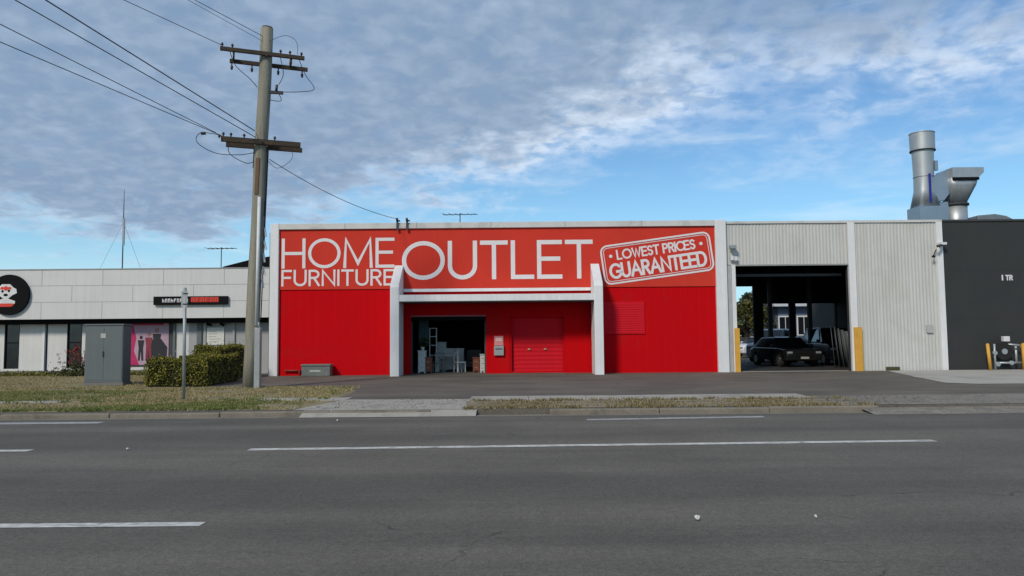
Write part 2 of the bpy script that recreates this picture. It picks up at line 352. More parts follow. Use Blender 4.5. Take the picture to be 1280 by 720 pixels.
def strokes(mb, text, x0, x1, z0, z1, w, y, gap=.2, th=.012, tf=None):
    """letters fitted between x0..x1, z0..z1 as flat strips of stroke width w standing on plane y (facing -Y)"""
    h = z1-z0-w; units = 1e-6+sum(GL[c][0] for c in text) + gap*(len(text)-1); sx = (x1-x0-w)/units; x = x0+w/2
    tf = tf or (lambda p: p)
    for c in text:
        for k, st in enumerate(GL[c][1]):
            pts = [Vector((x+px*sx, z0+w/2+pz*h)) for px, pz in st]
            pts = [p for i, p in enumerate(pts) if i == 0 or (p-pts[i-1]).length > 1e-4]
            closed = (pts[0]-pts[-1]).length < 1e-6
            L_, R_ = [], []
            for i, p in enumerate(pts):
                a = pts[i-1] if i else (pts[-2] if closed else None)
                b = pts[i+1] if i < len(pts)-1 else (pts[1] if closed else None)
                d1 = (p-a).normalized() if a is not None else None
                d2 = (b-p).normalized() if b is not None else None
                if d1 is None: d1 = d2
                if d2 is None: d2 = d1
                n1 = Vector((-d1.y, d1.x)); n2 = Vector((-d2.y, d2.x)); m = (n1+n2)
                m = m.normalized() if m.length > 1e-4 else n1
                s_ = min(1/max(m.dot(n1), .35), 2.0)
                ext = Vector((0, 0))
                if not closed and i == 0: ext = -d2*w*.5
                if not closed and i == len(pts)-1: ext = d1*w*.5
                L_.append(p+ext+m*w/2*s_); R_.append(p+ext-m*w/2*s_)
            yy = y - th*.4 - .001*k
            for i in range(len(pts)-1):
                q = [tf(v) for v in (R_[i], R_[i+1], L_[i+1], L_[i])]
                mb.quad(*[(v[0], yy-.0004*(i % 7), v[1]) for v in q])
        x += (GL[c][0]+gap)*sx
    return mb
def disc(mb, cx, cz, rx, rz, y, y2, n=40):
    return mb.prism([(cx+rx*math.cos(2*math.pi*k/n), cz+rz*math.sin(2*math.pi*k/n)) for k in range(n)], 'y', y, y2)
def leaves(mb, fn, count, size, flat=1.0):
    for _ in range(count):
        p = Vector(fn()); s_ = size*random.uniform(.6, 1.3)
        q = Quaternion((random.gauss(0,1), random.gauss(0,1), random.gauss(0,1), random.gauss(0,1))).normalized()
        a = q @ Vector((s_, 0, 0)); b = q @ Vector((0, s_*.55, 0))
        mb.quad(p-a, p-b*flat, p+a, p+b*flat)

# ================================================================ SETTING
FY = 31.8     # line of the shop fronts
G = .12       # level of the ground beyond the kerb
struct(MB().quad((-1500,-1500,-.06),(1500,-1500,-.06),(1500,1500,-.06),(-1500,1500,-.06)).build('ground', 'land'))
struct(MB().quad((-300,-10,0),(300,-10,0),(300,16.35,0),(-300,16.35,0)).build('road', 'road'))
struct(MB().box(-300,300,16.42,75,-.05,G).build('forecourt', 'apron'))
struct(MB().box(-300,300,-16,-10,-.05,.14).build('near_footpath', 'concrete'))
kb = MB(); x = -40.0
while x < 7.6:
    if not (-3.9 < x < -1.2):
        zz = .12+random.uniform(-.02,.01); kb.box(x+.004, x+2.396 if not (-6.3 < x < -3.9) else x+2.2, 16.26+random.uniform(-.02,.02), 16.44, -.03, zz)
    x += 2.4
struct(kb.build('kerb', 'kerb', bevel=.03))
struct(MB().quad((-40,15.98,.004),(7.8,15.98,.004),(7.8,16.3,.006),(-40,16.3,.006)).build('gutter', 'kerb'))
def sheet(name, poly, z, m):
    mb = MB(); mb.b.faces.new([mb.b.verts.new((x, y, z)) for x, y in poly]); return struct(mb.build(name, m))
def jag(pts, amp=.12, step=.6):
    out_ = []
    for (a, b), (c, d) in zip(pts, pts[1:]+pts[:1]):
        n = max(1, int(math.hypot(c-a, d-b)/step)) if math.hypot(c-a, d-b) < 40 else 40
        for i in range(n):
            t = i/n; out_.append((a+(c-a)*t+random.uniform(-amp,amp), b+(d-b)*t+random.uniform(-amp,amp)*.7))
    return out_
sheet('verge_soil', jag([(-60,16.6),(-5.0,16.6),(-4.4,17.4),(-4.6,21.0),(-5.0,23.8),(-7.5,24.4),(-12.4,24.7),(-12.6,32.9),(-60,33.2)]), G+.004, 'soil')
sheet('driveway_crossing', [(-4.9,16.46),(-.7,16.46),(-1.1,19.0),(-4.3,19.2)], G+.005, 'concrete')
struct(MB().quad((-4.6,16.0,.010),(-.8,16.0,.010),(-.8,16.46,G+.004),(-4.6,16.46,G+.004)).build('crossing_ramp', 'concrete'))
sheet('dry_verge', jag([(-1.0,16.5),(7.9,16.5),(7.4,18.3),(-1.1,18.4)], .07), G+.006, 'dirt')
sheet('gravel_shoulder', jag([(7.6,16.62),(60,16.62),(60,18.9),(12,19.2),(7.0,18.9)], .12), G+.008, 'gravel')
struct(MB().quad((7.6,15.7,.004),(60,15.7,.004),(60,16.8,G+.007),(7.6,16.8,G+.007)).build('shoulder_edge', 'gravel'))
sheet('concrete_pad', jag([(15.9,31.6),(14.7,27.5),(13.7,23.6),(14.4,22.9),(60,22.6),(60,31.6)], .05), G+.010, 'pad')
fp = MB()
for a, b, y0, y1 in ((-60,-11.6,18.95,19.5), (-6.6,-4.25,18.9,19.75), (-1.1,7.5,18.35,19.75)):
    x = a
    while x < b-.1:
        xe = min(x+1.5, b); o_ = random.uniform(-.04,.04)
        fp.box(x+.008, xe-.008, y0+o_, y1+o_, G-.02, G+.014+random.uniform(0,.004)); x = xe
struct(fp.build('footpath', 'concrete'))
sheet('asphalt_patch', jag([(-4.3,19.8),(-1.2,19.4),(7.0,19.9),(6.5,20.9),(-3.5,21.0)], .08), G+.003, asphalt('patch_asphalt', (.098,.090,.078), (.115,.104,.088), .4, False))
def dash(a, b, w, m='paint'):
    a, b = Vector(a), Vector(b); n = Vector((-(b-a).y, (b-a).x)).normalized()*w/2
    return struct(MB().quad((*(a-n), .005), (*(b-n), .005), (*(b+n), .005), (*(a+n), .005)).build('lane_line', m))
dash((-4.07,11.52), (6.66,11.84), .20); dash((-30,11.7), (-7.5,11.62), .19)
dash((-30,6.95), (-2.87,6.94), .15)
dash((-24,15.4), (-8.5,15.42), .32, 'paintold'); dash((1.5,15.22), (5.2,15.45), .26, 'paintold')

# litter on the road
def litter(x, y, s, lab):
    mb = MB(); pts = []
    for k in range(7):
        a = 2*math.pi*k/7; r = s*random.uniform(.5,1); pts.append(mb.b.verts.new((x+r*math.cos(a), y+r*math.sin(a)*1.2, .012+random.uniform(0, s*.9))))
    c = mb.b.verts.new((x, y, .02+s*.9)); lo = mb.b.verts.new((x, y, .006))
    for k in range(7): mb.b.faces.new((pts[k], pts[(k+1)%7], c)); mb.b.faces.new((pts[(k+1)%7], pts[k], lo))
    tag(mb.build('paper_scrap', 'litter'), lab, 'litter', 'scraps of litter on the road')
litter(1.68, 6.93, .034, 'larger crumpled white paper scrap on the near lane')
litter(2.79, 6.96, .022, 'smaller crumpled white paper scrap on the near lane, to the right')
litter(-3.6, 15.3, .035, 'white paper scrap on the far lane by the driveway crossing')
litter(-5.95, 11.55, .03, 'pale scrap in the gap between the two middle lane dashes')
litter(-6.5, 30.0, .07, 'white scrap on the forecourt before the grey box')

# grass -------------------------------------------------------
def blades(mb, n, xr, yr, ok, h=(.025,.06)):
    for _ in range(n):
        for _t in range(6):
            x, y = random.uniform(*xr), random.uniform(*yr)
            if ok(x, y): break
        else: continue
        a = random.uniform(0, 2*math.pi); w = random.uniform(.008,.018); hh = random.uniform(*h); l = random.uniform(-.03,.03)
        mb.quad((x-w*math.cos(a), y-w*math.sin(a), G), (x+w*math.cos(a), y+w*math.sin(a), G), (x+l+w*.3, y+l, G+hh), (x+l-w*.3, y+l, G+hh*.95))
def okA(x, y):
    if y < 16.62 or y > 33: return False
    if x > -12.5 and y > 24.4: return False
    if x > -4.9-.1*math.sin(y*5): return False
    if 18.9 < y < 19.55 and (x < -11.6 or x > -6.6) and random.random() < .93: return False
    v = math.sin(x*1.3+y*.7)+math.sin(x*.6-y*2.1+1)+math.sin(x*2.9+y*3.3)*.5
    return random.random() < .55+.25*v
g = MB(); blades(g, 36000, (-19,-4.8), (16.6,25), okA); blades(g, 16000, (-25,-12.6), (24,33), okA)
tag(g.build('grass', 'blade', recalc=False), 'patchy dry olive grass on the verge left of the driveway', 'grass', kind='stuff')
g = MB()
def okG(x, y):
    v = math.sin(x*.9+2)+math.sin(x*.5-y*1.9+1)
    return okA(x, y) and (v > .5 or y < 18.0 and v > -.2) and not (x > -10.5 and y > 18.5)
blades(g, 13000, (-19,-4.8), (16.6,24), okG, (.025,.055)); blades(g, 12000, (-17,-6), (16.7,18.6), okG, (.03,.06)); blades(g, 9000, (-17.5,-11), (20,23), okA, (.03,.06))
tag(g.build('grass', 'bladeg', recalc=False), 'greener grass patches in the verge left of the pole', 'grass', kind='stuff')
g = MB()
for _ in range(170):
    x, y = random.uniform(-18.5,-4.9), random.choice([random.uniform(16.55,16.9), random.uniform(18.5,19.9), random.uniform(16.6,24.5)])
    if x > -12.4 or y < 25: blades(g, 20, (x-.15,x+.15), (y-.08,y+.08), lambda a, b: True, (.04,.09))
tag(g.build('weed_tufts', 'bladeg', recalc=False), 'taller uneven weed tufts spread over the left verge and kerb edge', 'weeds', kind='stuff')
g = MB()
for _ in range(130):
    x, y = random.uniform(-1,8), random.choice([16.5, 18.35]) + random.uniform(-.1,.1)
    blades(g, 22, (x-.14,x+.14), (y-.06,y+.06), lambda a, b: True, (.03,.08))
tag(g.build('weed_tufts', 'bladedry', recalc=False), 'dry weeds along both edges of the strip right of the crossing', 'weeds', kind='stuff')
g = MB(); blades(g, 4500, (-1,8.2), (16.5,18.4), lambda x, y: random.random() < .4+.4*math.sin(x*2.2+1)+.3*math.sin(y*9), (.02,.05))
tag(g.build('grass', 'bladedry', recalc=False), 'thin dry grass on the strip right of the driveway crossing', 'grass', kind='stuff')
g = MB()
for _ in range(2600):
    x, y = random.choice([(random.uniform(7.4,20), random.uniform(16.2,19)), (random.uniform(-4.6,-1), random.uniform(16.5,19.2)), (random.uniform(7,10), random.uniform(17,19.3))]); s_ = random.uniform(.008,.03)
    mb = g; q = [(x+random.uniform(-s_,s_), y+random.uniform(-s_,s_), G+.005+random.uniform(0,s_)) for _ in range(4)]
    g.quad(*q)
tag(g.build('loose_stones', 'gravel', recalc=False), 'loose grey stones scattered on the road shoulder', 'gravel', kind='stuff')

# ================================================================ RED SHOP
shop = empty('furniture_shop', (0, FY, 0), 'long red furniture shop with white trim and big white lettering on a faded panel', 'shop building')
def sp(mb, name, m, parent=None, **k):
    """part given in world coordinates, parented to a thing standing elsewhere"""
    o = mb.build(name, m, None, **k); p = parent; o.parent = p
    if p is not None:
        off = Matrix.Identity(4); q = p
        while q is not None: off = Matrix.Translation(q.location) @ Matrix.Rotation(q.rotation_euler.z, 4, 'Z') @ off; q = q.parent
        o.matrix_parent_inverse = off.inverted()
    return o
def sub(mb, name, m, parent, **k):
    """sub-part: world-coordinate mesh under a part whose own mesh is in world coordinates too"""
    o = mb.build(name, m, None, **k); o.parent = parent; return o
RY = FY+.42     # the entrance wall stands back under the canopy
DOOR = (-4.42,-1.15,G-.02,2.60); ROLL = (-.12,2.27,G-.02,2.54)
w = MB(); wallh(w, -10.03, 8.77, G-.02, 6.4, FY, FY+.22, [(-4.66,3.38,G-.02,3.30)]); wall = sp(w, 'front_wall', 'red', shop)
w = MB(); wallh(w, -4.86, 3.58, G-.02, 3.298, RY, RY+.22, [DOOR, ROLL]); sp(w, 'entrance_wall', 'red', shop)
sp(MB().box(-4.86,-4.662,FY+.221,RY-.001,G-.02,3.298), 'porch_side', 'red', shop); sp(MB().box(3.382,3.58,FY+.221,RY-.001,G-.02,3.298), 'porch_side', 'red', shop)
sp(MB().box(-4.66,3.38,FY+.003,RY-.002,3.24,3.297), 'porch_ceiling', 'steel', shop)
w = MB(); corrug(w, -10.03, -5.02, G, 3.78, FY-.006, .38, .004, 'trap'); sub(w, 'wall_cladding', 'red', wall, recalc=False)
w = MB(); corrug(w, 3.75, 8.77, G, 3.78, FY-.006, .38, .004, 'trap'); sub(w, 'wall_cladding', 'red', wall, recalc=False)
sp(MB().box(-10.38,-10.2,FY+.25,47,0,6.3).box(9.0,9.2,FY+.25,47,0,6.3).box(-10.2,9.0,46.8,47,0,6.3), 'side_wall', 'greywall', shop)
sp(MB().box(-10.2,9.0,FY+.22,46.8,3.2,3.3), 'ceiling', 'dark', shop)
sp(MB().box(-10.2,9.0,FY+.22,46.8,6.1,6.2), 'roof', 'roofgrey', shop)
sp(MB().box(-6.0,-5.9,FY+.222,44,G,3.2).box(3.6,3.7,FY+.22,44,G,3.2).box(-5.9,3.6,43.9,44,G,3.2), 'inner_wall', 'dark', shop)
sp(MB().box(-4.65,3.2,RY+.01,43.9,G-.02,G+.012), 'shop_floor', mat('shop_floor', (.12,.115,.10), .7), shop)
sp(MB().box(-10.40,-10.03,FY-.16,FY+.24,0,6.66), 'pilaster', 'white', shop, bevel=.015)
sp(MB().box(8.77,9.24,FY-.16,FY+.24,0,6.66), 'pilaster', 'white', shop, bevel=.015)
cap = sp(MB().box(-10.028,8.768,FY-.14,FY+.24,6.405,6.655), 'parapet_capping', 'whitecap', shop, bevel=.012)
for x in (-7.2,-4.1,-.9,2.3,5.6): sub(MB().box(x,x+.02,FY-.145,FY-.14,6.405,6.655), 'capping_joint', 'joint', cap)
panel = sp(MB().box(-10.028,8.768,FY-.05,FY-.001,3.80,6.40), 'sign_panel', 'redpanel', shop)
py = FY-.05
sub(strokes(MB(), 'HOME', -9.93,-5.06,4.72,6.02,.135,py,.2), 'lettering', 'letter', panel)
sub(strokes(MB(), 'FURNITURE', -9.93,-5.04,3.95,4.66,.095,py,.24), 'lettering', 'letter', panel)
sub(strokes(MB(), 'OUTLET', -4.74,3.50,4.18,5.86,.185,py,.19), 'lettering', 'letter', panel)
# the stamp
ang = R(7.6); cxs, czs = 6.27, 5.03
def rot(p):
    x, z = p[0], p[1]; return (cxs + x*math.cos(ang) - z*math.sin(ang), czs + x*math.sin(ang) + z*math.cos(ang))
def rrect(hw, hh, r, wd):
    o_, i_ = [], []
    for cx_, cz_, a0 in ((hw-r, hh-r, 0), (-hw+r, hh-r, 90), (-hw+r, -hh+r, 180), (hw-r, -hh+r, 270)):
        for k in range(9):
            a = R(a0+90*k/8); o_.append((cx_+r*math.cos(a), cz_+r*math.sin(a))); i_.append((cx_+(r-wd)*math.cos(a), cz_+(r-wd)*math.sin(a)))
    return o_, i_
st = MB()
for hw, hh, r, wd in ((2.40,.86,.32,.075), (2.27,.74,.20,.028)):
    o_, i_ = rrect(hw, hh, r, wd); n = len(o_)
    for k in range(n):
        q = [rot(v) for v in (o_[k], o_[(k+1)%n], i_[(k+1)%n], i_[k])]; st.quad(*[(v[0], py-.012, v[1]) for v in q])
sub(st, 'stamp_border', 'letter', panel)
sub(strokes(MB(), 'LOWEST PRICES', -1.72,1.72,.16,.60,.075,py,.22,.012,rot), 'lettering', 'letter', panel)
sub(strokes(MB(), 'GUARANTEED', -2.13,2.13,-.64,.04,.115,py,.20,.012,rot), 'lettering', 'letter', panel)
for sx_ in (-1.97, 1.97):
    c = rot((sx_, .36)); sub(disc(MB(), c[0], c[1], .075, .075, py-.014, py, 10), 'stamp_dot', 'letter', panel)
# canopy and fins
def fin(x0, x1):
    mb = MB(); mb.prism([(FY-.052, G-.02), (FY-1.3, G-.02), (FY-1.3, 3.78), (FY-1.22, 3.95), (FY-.052, 4.82)], 'x', x0, x1); return sp(mb, 'canopy_fin', 'white', shop, bevel=.02)
fin(-5.04,-4.67); fin(3.39,3.76)
cn = sp(MB().box(-4.668,3.388,FY-1.27,FY-.002,3.20,3.47), 'canopy', 'white', shop)
sub(MB().box(-4.66,3.38,FY-1.25,FY-.004,3.16,3.198), 'soffit', 'steel', cn)
sp(MB().box(-4.66,3.38,FY-.13,FY-.052,3.66,3.79), 'wall_flashing', 'white', shop)
# entrance
ent = sp(MB().box(-4.42,-1.15,RY-.02,RY+.02,2.602,2.66), 'door_lintel', 'redtrim', shop)
rl = sp(MB().box(-4.41,-1.16,RY+.06,RY+.30,2.44,2.60), 'shutter_box', 'matblack', shop)
for a in (-4.418,-1.22): sub(MB().box(a,a+.068,RY+.08,RY+.16,G,2.40), 'shutter_rail', 'steel', rl)
# roller door (closed, red)
rd = MB(); n = 13; z = G
rows = [(-.10,2.25)]
vs_ = []
for i in range(n*4+1):
    z = G+.01+(2.53-G-.01)*i/(n*4); d = .012*math.sin(i*math.pi/2)
    vs_.append((rd.b.verts.new((-.115, RY+.19-d, z)), rd.b.verts.new((2.265, RY+.19-d, z))))
for A, B in zip(vs_, vs_[1:]): f = rd.b.faces.new((A[0],A[1],B[1],B[0])); f.smooth = True
rdo = sp(rd, 'roller_door', 'reddoor', shop, recalc=False)
sub(MB().box(-.118,-.04,RY+.03,RY+.12,G,2.48).box(2.19,2.268,RY+.03,RY+.12,G,2.48).box(-.03,2.18,RY+.06,RY+.15,G+.002,G+.08), 'door_guide', 'red', rdo)
for hx in (.72, 1.42): sub(MB().box(hx-.05,hx+.05,RY+.13,RY+.17,1.12,1.19), 'door_handle', 'brass', rdo)
# louvre panel
lv = sp(MB().box(3.93,5.68,FY-.05,FY-.022,1.78,3.16), 'louvre_panel', 'reddoor', shop)
q = MB()
for i in range(13): z = 1.83+i*.10; q.prism([(FY-.052, z), (FY-.052, z+.075), (FY-.062, z)], 'x', 3.98, 5.63)
sub(q, 'louvre_slats', 'reddoor', lv)
# notice + letter box by the entrance
nb = sp(MB().box(-.80,-.38,RY-.12,RY,.90,1.32), 'letter_box', 'galvpost', shop, bevel=.01)
sub(MB().box(-.74,-.44,RY-.128,RY-.121,1.16,1.20), 'letter_slot', 'matblack', nb)
nt_ = sp(MB().box(-.79,-.40,RY-.03,RY,1.34,1.74), 'wall_notice', mat('pink_notice', (.62,.22,.22), .6, var=.1, scale=6), shop)
q = MB().box(-.73,-.46,RY-.034,RY-.031,1.52,1.66); sub(q, 'notice_print', mat('notice_print', (.72,.50,.45), .6), nt_)
# service brackets on the parapet
for x in (-4.92,-4.50):
    b = sp(MB().box(x-.04,x+.04,FY-.2,FY-.142,6.32,6.78).box(x-.03,x+.12,FY-.2,FY-.15,6.70,6.76), 'service_bracket', 'steel', shop)
    sub(MB().tube([(x,FY-.25,6.72),(x,FY-.25,6.84)], .05, 8), 'insulator', 'ins', b)
# pipe at the foot of the wall
sp(MB().tube([(-9.75,FY-.1,.34),(-8.95,FY-.1,.34)], .035, 8).tube([(-9.5,FY-.1,.34),(-9.5,FY-.02,.34)], .03, 8).tube([(-9.1,FY-.1,.34),(-9.1,FY-.1,.14)], .03, 8), 'wall_pipe', mat('red_brown_pipe', (.25,.03,.025), .6), shop)
# side lamp and downpipe in the slot beside the grey building
sp(MB().box(-10.5,-10.42,FY+.1,FY+.2,.1,6.3), 'downpipe', 'steel', shop)

# grey box against the wall
t = empty('utility_box', (-8.28, FY-.35, G), 'weathered grey-green metal box on the ground against the red wall', 'box')
MB().box(-.6,.6,-.22,.22,0,.42).build('box_body', 'boxgrey', t, bevel=.02)
MB().box(-.63,.63,-.25,.25,.422,.50).build('box_lid', 'boxgrey', t, bevel=.02)
MB().box(-.25,.20,-.228,-.221,.18,.26).build('box_label', 'sticker', t)

# ---------------------------------------------------------------- furniture in the entrance
IY = FY+.6
def table(x, y, w_, d_, h, label):
    t = empty('table', (x, y, G+.012), label, 'table')
    MB().box(-w_/2,w_/2,-d_/2,d_/2,h-.05,h).build('tabletop', 'whitefurn', t, bevel=.01)
    for sx in (-1,1):
        for sy in (-1,1): MB().box(sx*(w_/2-.08)-.035,sx*(w_/2-.08)+.035,sy*(d_/2-.08)-.035,sy*(d_/2-.08)+.035,0,h-.05).build('leg', 'whitefurn', t)
    return t
table(-2.95, 34.15, 1.1, .7, .78, 'white rectangular table just inside the dark shop entrance')
def chair(x, y, rz, m, label, back=.95, g=None):
    t = empty('chair', (x, y, G+.012), label, 'chair', g, rz)
    MB().box(-.21,.21,-.21,.21,.42,.47).build('seat', m, t, bevel=.01)
    q = MB().box(-.21,-.17,.17,.21,.47,back).box(.17,.21,.17,.21,.47,back).box(-.17,.17,.18,.205,back-.12,back).box(-.17,.17,.18,.205,.62,.68); q.build('backrest', m, t)
    for sx in (-1,1):
        for sy in (-1,1): MB().box(sx*.19-.02,sx*.19+.02,sy*.19-.02,sy*.19+.02,0,.42).build('leg', m, t)
chair(-2.4, 33.60, R(120), 'whitefurn', 'white slatted chair at the right end of the white table', 1.0)
chair(-3.35, 33.55, R(200), 'greyfurn', 'grey chair before the white table in the shop entrance', .9)
def cabinet(x, y, w_, d_, h, m, label, nd_=2):
    t = empty('cabinet', (x, y, G+.012), label, 'cabinet')
    MB().box(-w_/2,w_/2,-d_/2,d_/2,.06,h-.04).build('carcass', m, t)
    MB().box(-w_/2-.02,w_/2+.02,-d_/2-.03,d_/2+.01,h-.038,h).build('top', m, t)
    for i in range(nd_):
        z0 = .1+(h-.18)*i/nd_; d = MB().box(-w_/2+.02,w_/2-.02,-d_/2-.02,-d_/2-.002,z0,z0+(h-.18)/nd_-.03).build('drawer', m, t)
        MB().box(-.06,.06,-d_/2-.04,-d_/2-.022,z0+(h-.18)/nd_/2-.01,z0+(h-.18)/nd_/2+.01).build('knob', 'brass', d)
    for sx in (-1,1): MB().box(sx*(w_/2-.04)-.03,sx*(w_/2-.04)+.03,-d_/2,d_/2,0,.06).build('foot', m, t)
cabinet(-4.02, 33.10, .34, .4, 1.0, 'whitefurn', 'narrow white cabinet at the left jamb of the entrance', 3)
cabinet(-3.72, 33.05, .30, .35, .70, 'woodfurn', 'small dark red-brown timber cabinet beside the white one', 2)
cabinet(-3.35, 35.255, .42, .4, 1.35, 'whitefurn', 'tall pale cabinet behind the potted plant', 4)
cabinet(-2.75, 35.25, .9, .5, 1.05, 'whitefurn', 'wide white drawer chest deep inside the shop', 3)
cabinet(-1.33, 33.05, .22, .3, .82, 'whitefurn', 'slim white cabinet at the right jamb of the entrance', 3)
cabinet(-1.62, 33.20, .30, .3, .68, 'woodfurn', 'small brown timber cabinet beside the right jamb of the entrance', 2)
t = empty('standing_shelf', (-3.62, 33.85, G+.012), 'tall narrow white standing shelf frame inside the entrance', 'shelf')
MB().box(-.17,-.14,-.12,.12,0,2.0).build('upright', 'whitefurn', t); MB().box(.14,.17,-.12,.12,0,2.0).build('upright', 'whitefurn', t)
for z in (.3,.75,1.2,1.6,1.97): MB().box(-.14,.14,-.12,.12,z,z+.03).build('shelf_board', 'whitefurn', t)
t = empty('potted_plant', (-4.0, 33.00, G+1.012), 'leafy green plant in a white pot on the narrow white cabinet', 'plant')
MB().loft([[(r*math.cos(k*math.pi/6), r*math.sin(k*math.pi/6), z) for k in range(12)] for r, z in ((.07,0),(.10,.16))]).build('pot', 'whitefurn', t)
q = MB()
leaves(q, lambda: (random.gauss(.06,.11), random.gauss(0,.08), random.uniform(.15,.55)), 170, .05); q.build('foliage', 'leafg', t, recalc=False)
t = empty('curtain_panel', (-4.05, 33.45, G+.012), 'hanging pale teal fabric panel behind the left jamb', 'curtain')
q = MB(); corrug(q, -.18, .28, 1.3, 2.4, 0, .1, .05); q.build('fabric', 'tealrail', t, recalc=False)
MB().tube([(-.2,0,2.42),(.3,0,2.42)], .015, 6).build('rail', 'steel', t)
def armchair(x, y, rz, label):
    t = empty('armchair', (x, y, G+.012), label, 'armchair', None, rz)
    MB().box(-.38,.38,-.38,.30,.12,.42).build('seat', 'greyfurn', t, bevel=.04); MB().box(-.38,.38,.30,.48,.12,.95).build('backrest', 'greyfurn', t, bevel=.05)
    for s_ in (-1,1): MB().box(s_*.47-.09,s_*.47+.09,-.38,.40,.12,.62).build('armrest', 'greyfurn', t, bevel=.04)
    for s_ in (-1,1): MB().box(s_*.4-.03,s_*.4+.03,-.3,.3,0,.12).build('foot', 'matblack', t)
armchair(-2.0, 36.45, R(-15), 'dark grey armchair in the gloom at the back of the entrance')

# ================================================================ GREY WORKSHOP with open bay
ws = empty('open_workshop', (12, FY, 0), 'grey corrugated workshop with a wide open bay and parked cars inside', 'workshop')
BAY = (9.62,14.51,G-.02,4.70)
w = MB(); wallh(w, 9.27, 18.60, G-.02, 6.5, FY+.05, FY+.25, [BAY]); sp(w, 'front_wall', 'steel', ws)
w = MB(); corrug(w, 9.27, 14.5, 4.72, 6.5, FY, .145, .022, 'sin', .006); cl1 = sp(w, 'wall_cladding', 'clad', ws, recalc=False)
w = MB(); corrug(w, 14.80, 18.34, G-.02, 6.5, FY, .145, .022, 'sin', .008); cl2 = sp(w, 'wall_cladding', 'clad', ws, recalc=False)
sp(MB().box(9.26,18.62,FY-.06,FY+.3,6.5,6.60), 'parapet_capping', 'whitecap', ws)
sp(MB().box(14.51,14.80,FY-.10,FY+.048,G-.02,6.498), 'door_post', 'white', ws)
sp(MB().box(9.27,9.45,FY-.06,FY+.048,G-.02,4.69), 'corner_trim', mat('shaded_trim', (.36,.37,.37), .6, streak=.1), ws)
sp(MB().box(9.46,9.62,FY-.10,FY+.048,G-.02,4.72), 'door_post', 'white', ws)
sp(MB().box(18.342,18.60,FY-.08,FY+.048,G-.02,6.498), 'corner_trim', 'white', ws)
sp(MB().box(9.622,14.508,FY-.05,FY+.04,4.66,4.72), 'bay_header', 'joint', ws)
sp(MB().box(9.63,14.50,FY+.6,FY+.75,4.25,4.36), 'header_beam', 'steel', ws)
sp(MB().box(14.60,14.93,FY-.18,FY-.101,G,1.98), 'post_guard', 'yellow', ws)
sp(MB().box(9.50,9.70,FY-.18,FY-.101,G,1.98), 'post_guard', 'yellow', ws)
BK = 42.0
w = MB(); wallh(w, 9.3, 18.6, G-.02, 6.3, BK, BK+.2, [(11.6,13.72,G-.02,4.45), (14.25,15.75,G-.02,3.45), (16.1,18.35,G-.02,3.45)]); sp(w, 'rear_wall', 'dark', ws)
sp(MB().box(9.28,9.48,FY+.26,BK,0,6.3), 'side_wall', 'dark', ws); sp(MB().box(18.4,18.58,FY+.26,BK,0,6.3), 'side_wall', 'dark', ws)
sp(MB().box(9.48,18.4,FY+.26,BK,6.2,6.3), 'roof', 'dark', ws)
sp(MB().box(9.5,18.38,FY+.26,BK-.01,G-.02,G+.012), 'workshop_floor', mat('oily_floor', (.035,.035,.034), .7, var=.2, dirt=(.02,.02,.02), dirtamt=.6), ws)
sp(MB().box(9.7,14.4,FY+.02,FY+.25,G-.02,G+.014), 'door_sill', 'concrete', ws)
for x in (13.8,15.92): sp(MB().box(x-.1,x+.1,BK-2.5,BK-2.3,G,6.2), 'column', 'steel', ws)
rf = MB()
for y in (34.5,37,39.5): rf.box(9.6,18.3,y,y+.12,5.6,5.8)
sp(rf, 'roof_beam', 'steel', ws)
# flood light, conduit box and pipe left of bay ; electrics right
fl = sp(MB().box(9.36,9.62,FY-.36,FY-.12,5.38,5.54), 'flood_light', 'galvpost', ws, bevel=.02)
sub(MB().tube([(9.4,FY-.1,5.5),(9.4,FY-.3,5.5)], .03, 6), 'lamp_arm', 'steel', fl)
jb = sp(MB().box(9.40,9.52,FY-.22,FY-.102,4.90,5.08).box(9.56,9.68,FY-.22,FY-.102,4.88,5.06), 'junction_box', 'pvc', ws)
c = sp(MB().box(18.36,18.62,FY-.35,FY-.1,5.48,5.58), 'camera_bracket', 'pvc', ws)
sub(MB().tube([(18.15,FY-.45,5.40),(18.42,FY-.30,5.46)], .055, 8), 'camera_body', 'steel', c)
sub(MB().tube([(18.02,FY-.30,4.97),(18.12,FY-.24,4.99)], .05, 8).tube([(18.08,FY-.2,4.99),(18.3,FY-.1,5.3)], .02, 6), 'wall_sensor', 'matblack', c)
sp(MB().box(17.75,18.02,FY-.09,FY-.03,1.72,2.05), 'wall_plate', 'sticker', ws)
dr = sp(MB().box(15.95,16.5,FY-.12,FY-.035,G+.02,G+.16), 'low_vent', mat('mossy_vent', (.06,.06,.025), .9), ws)

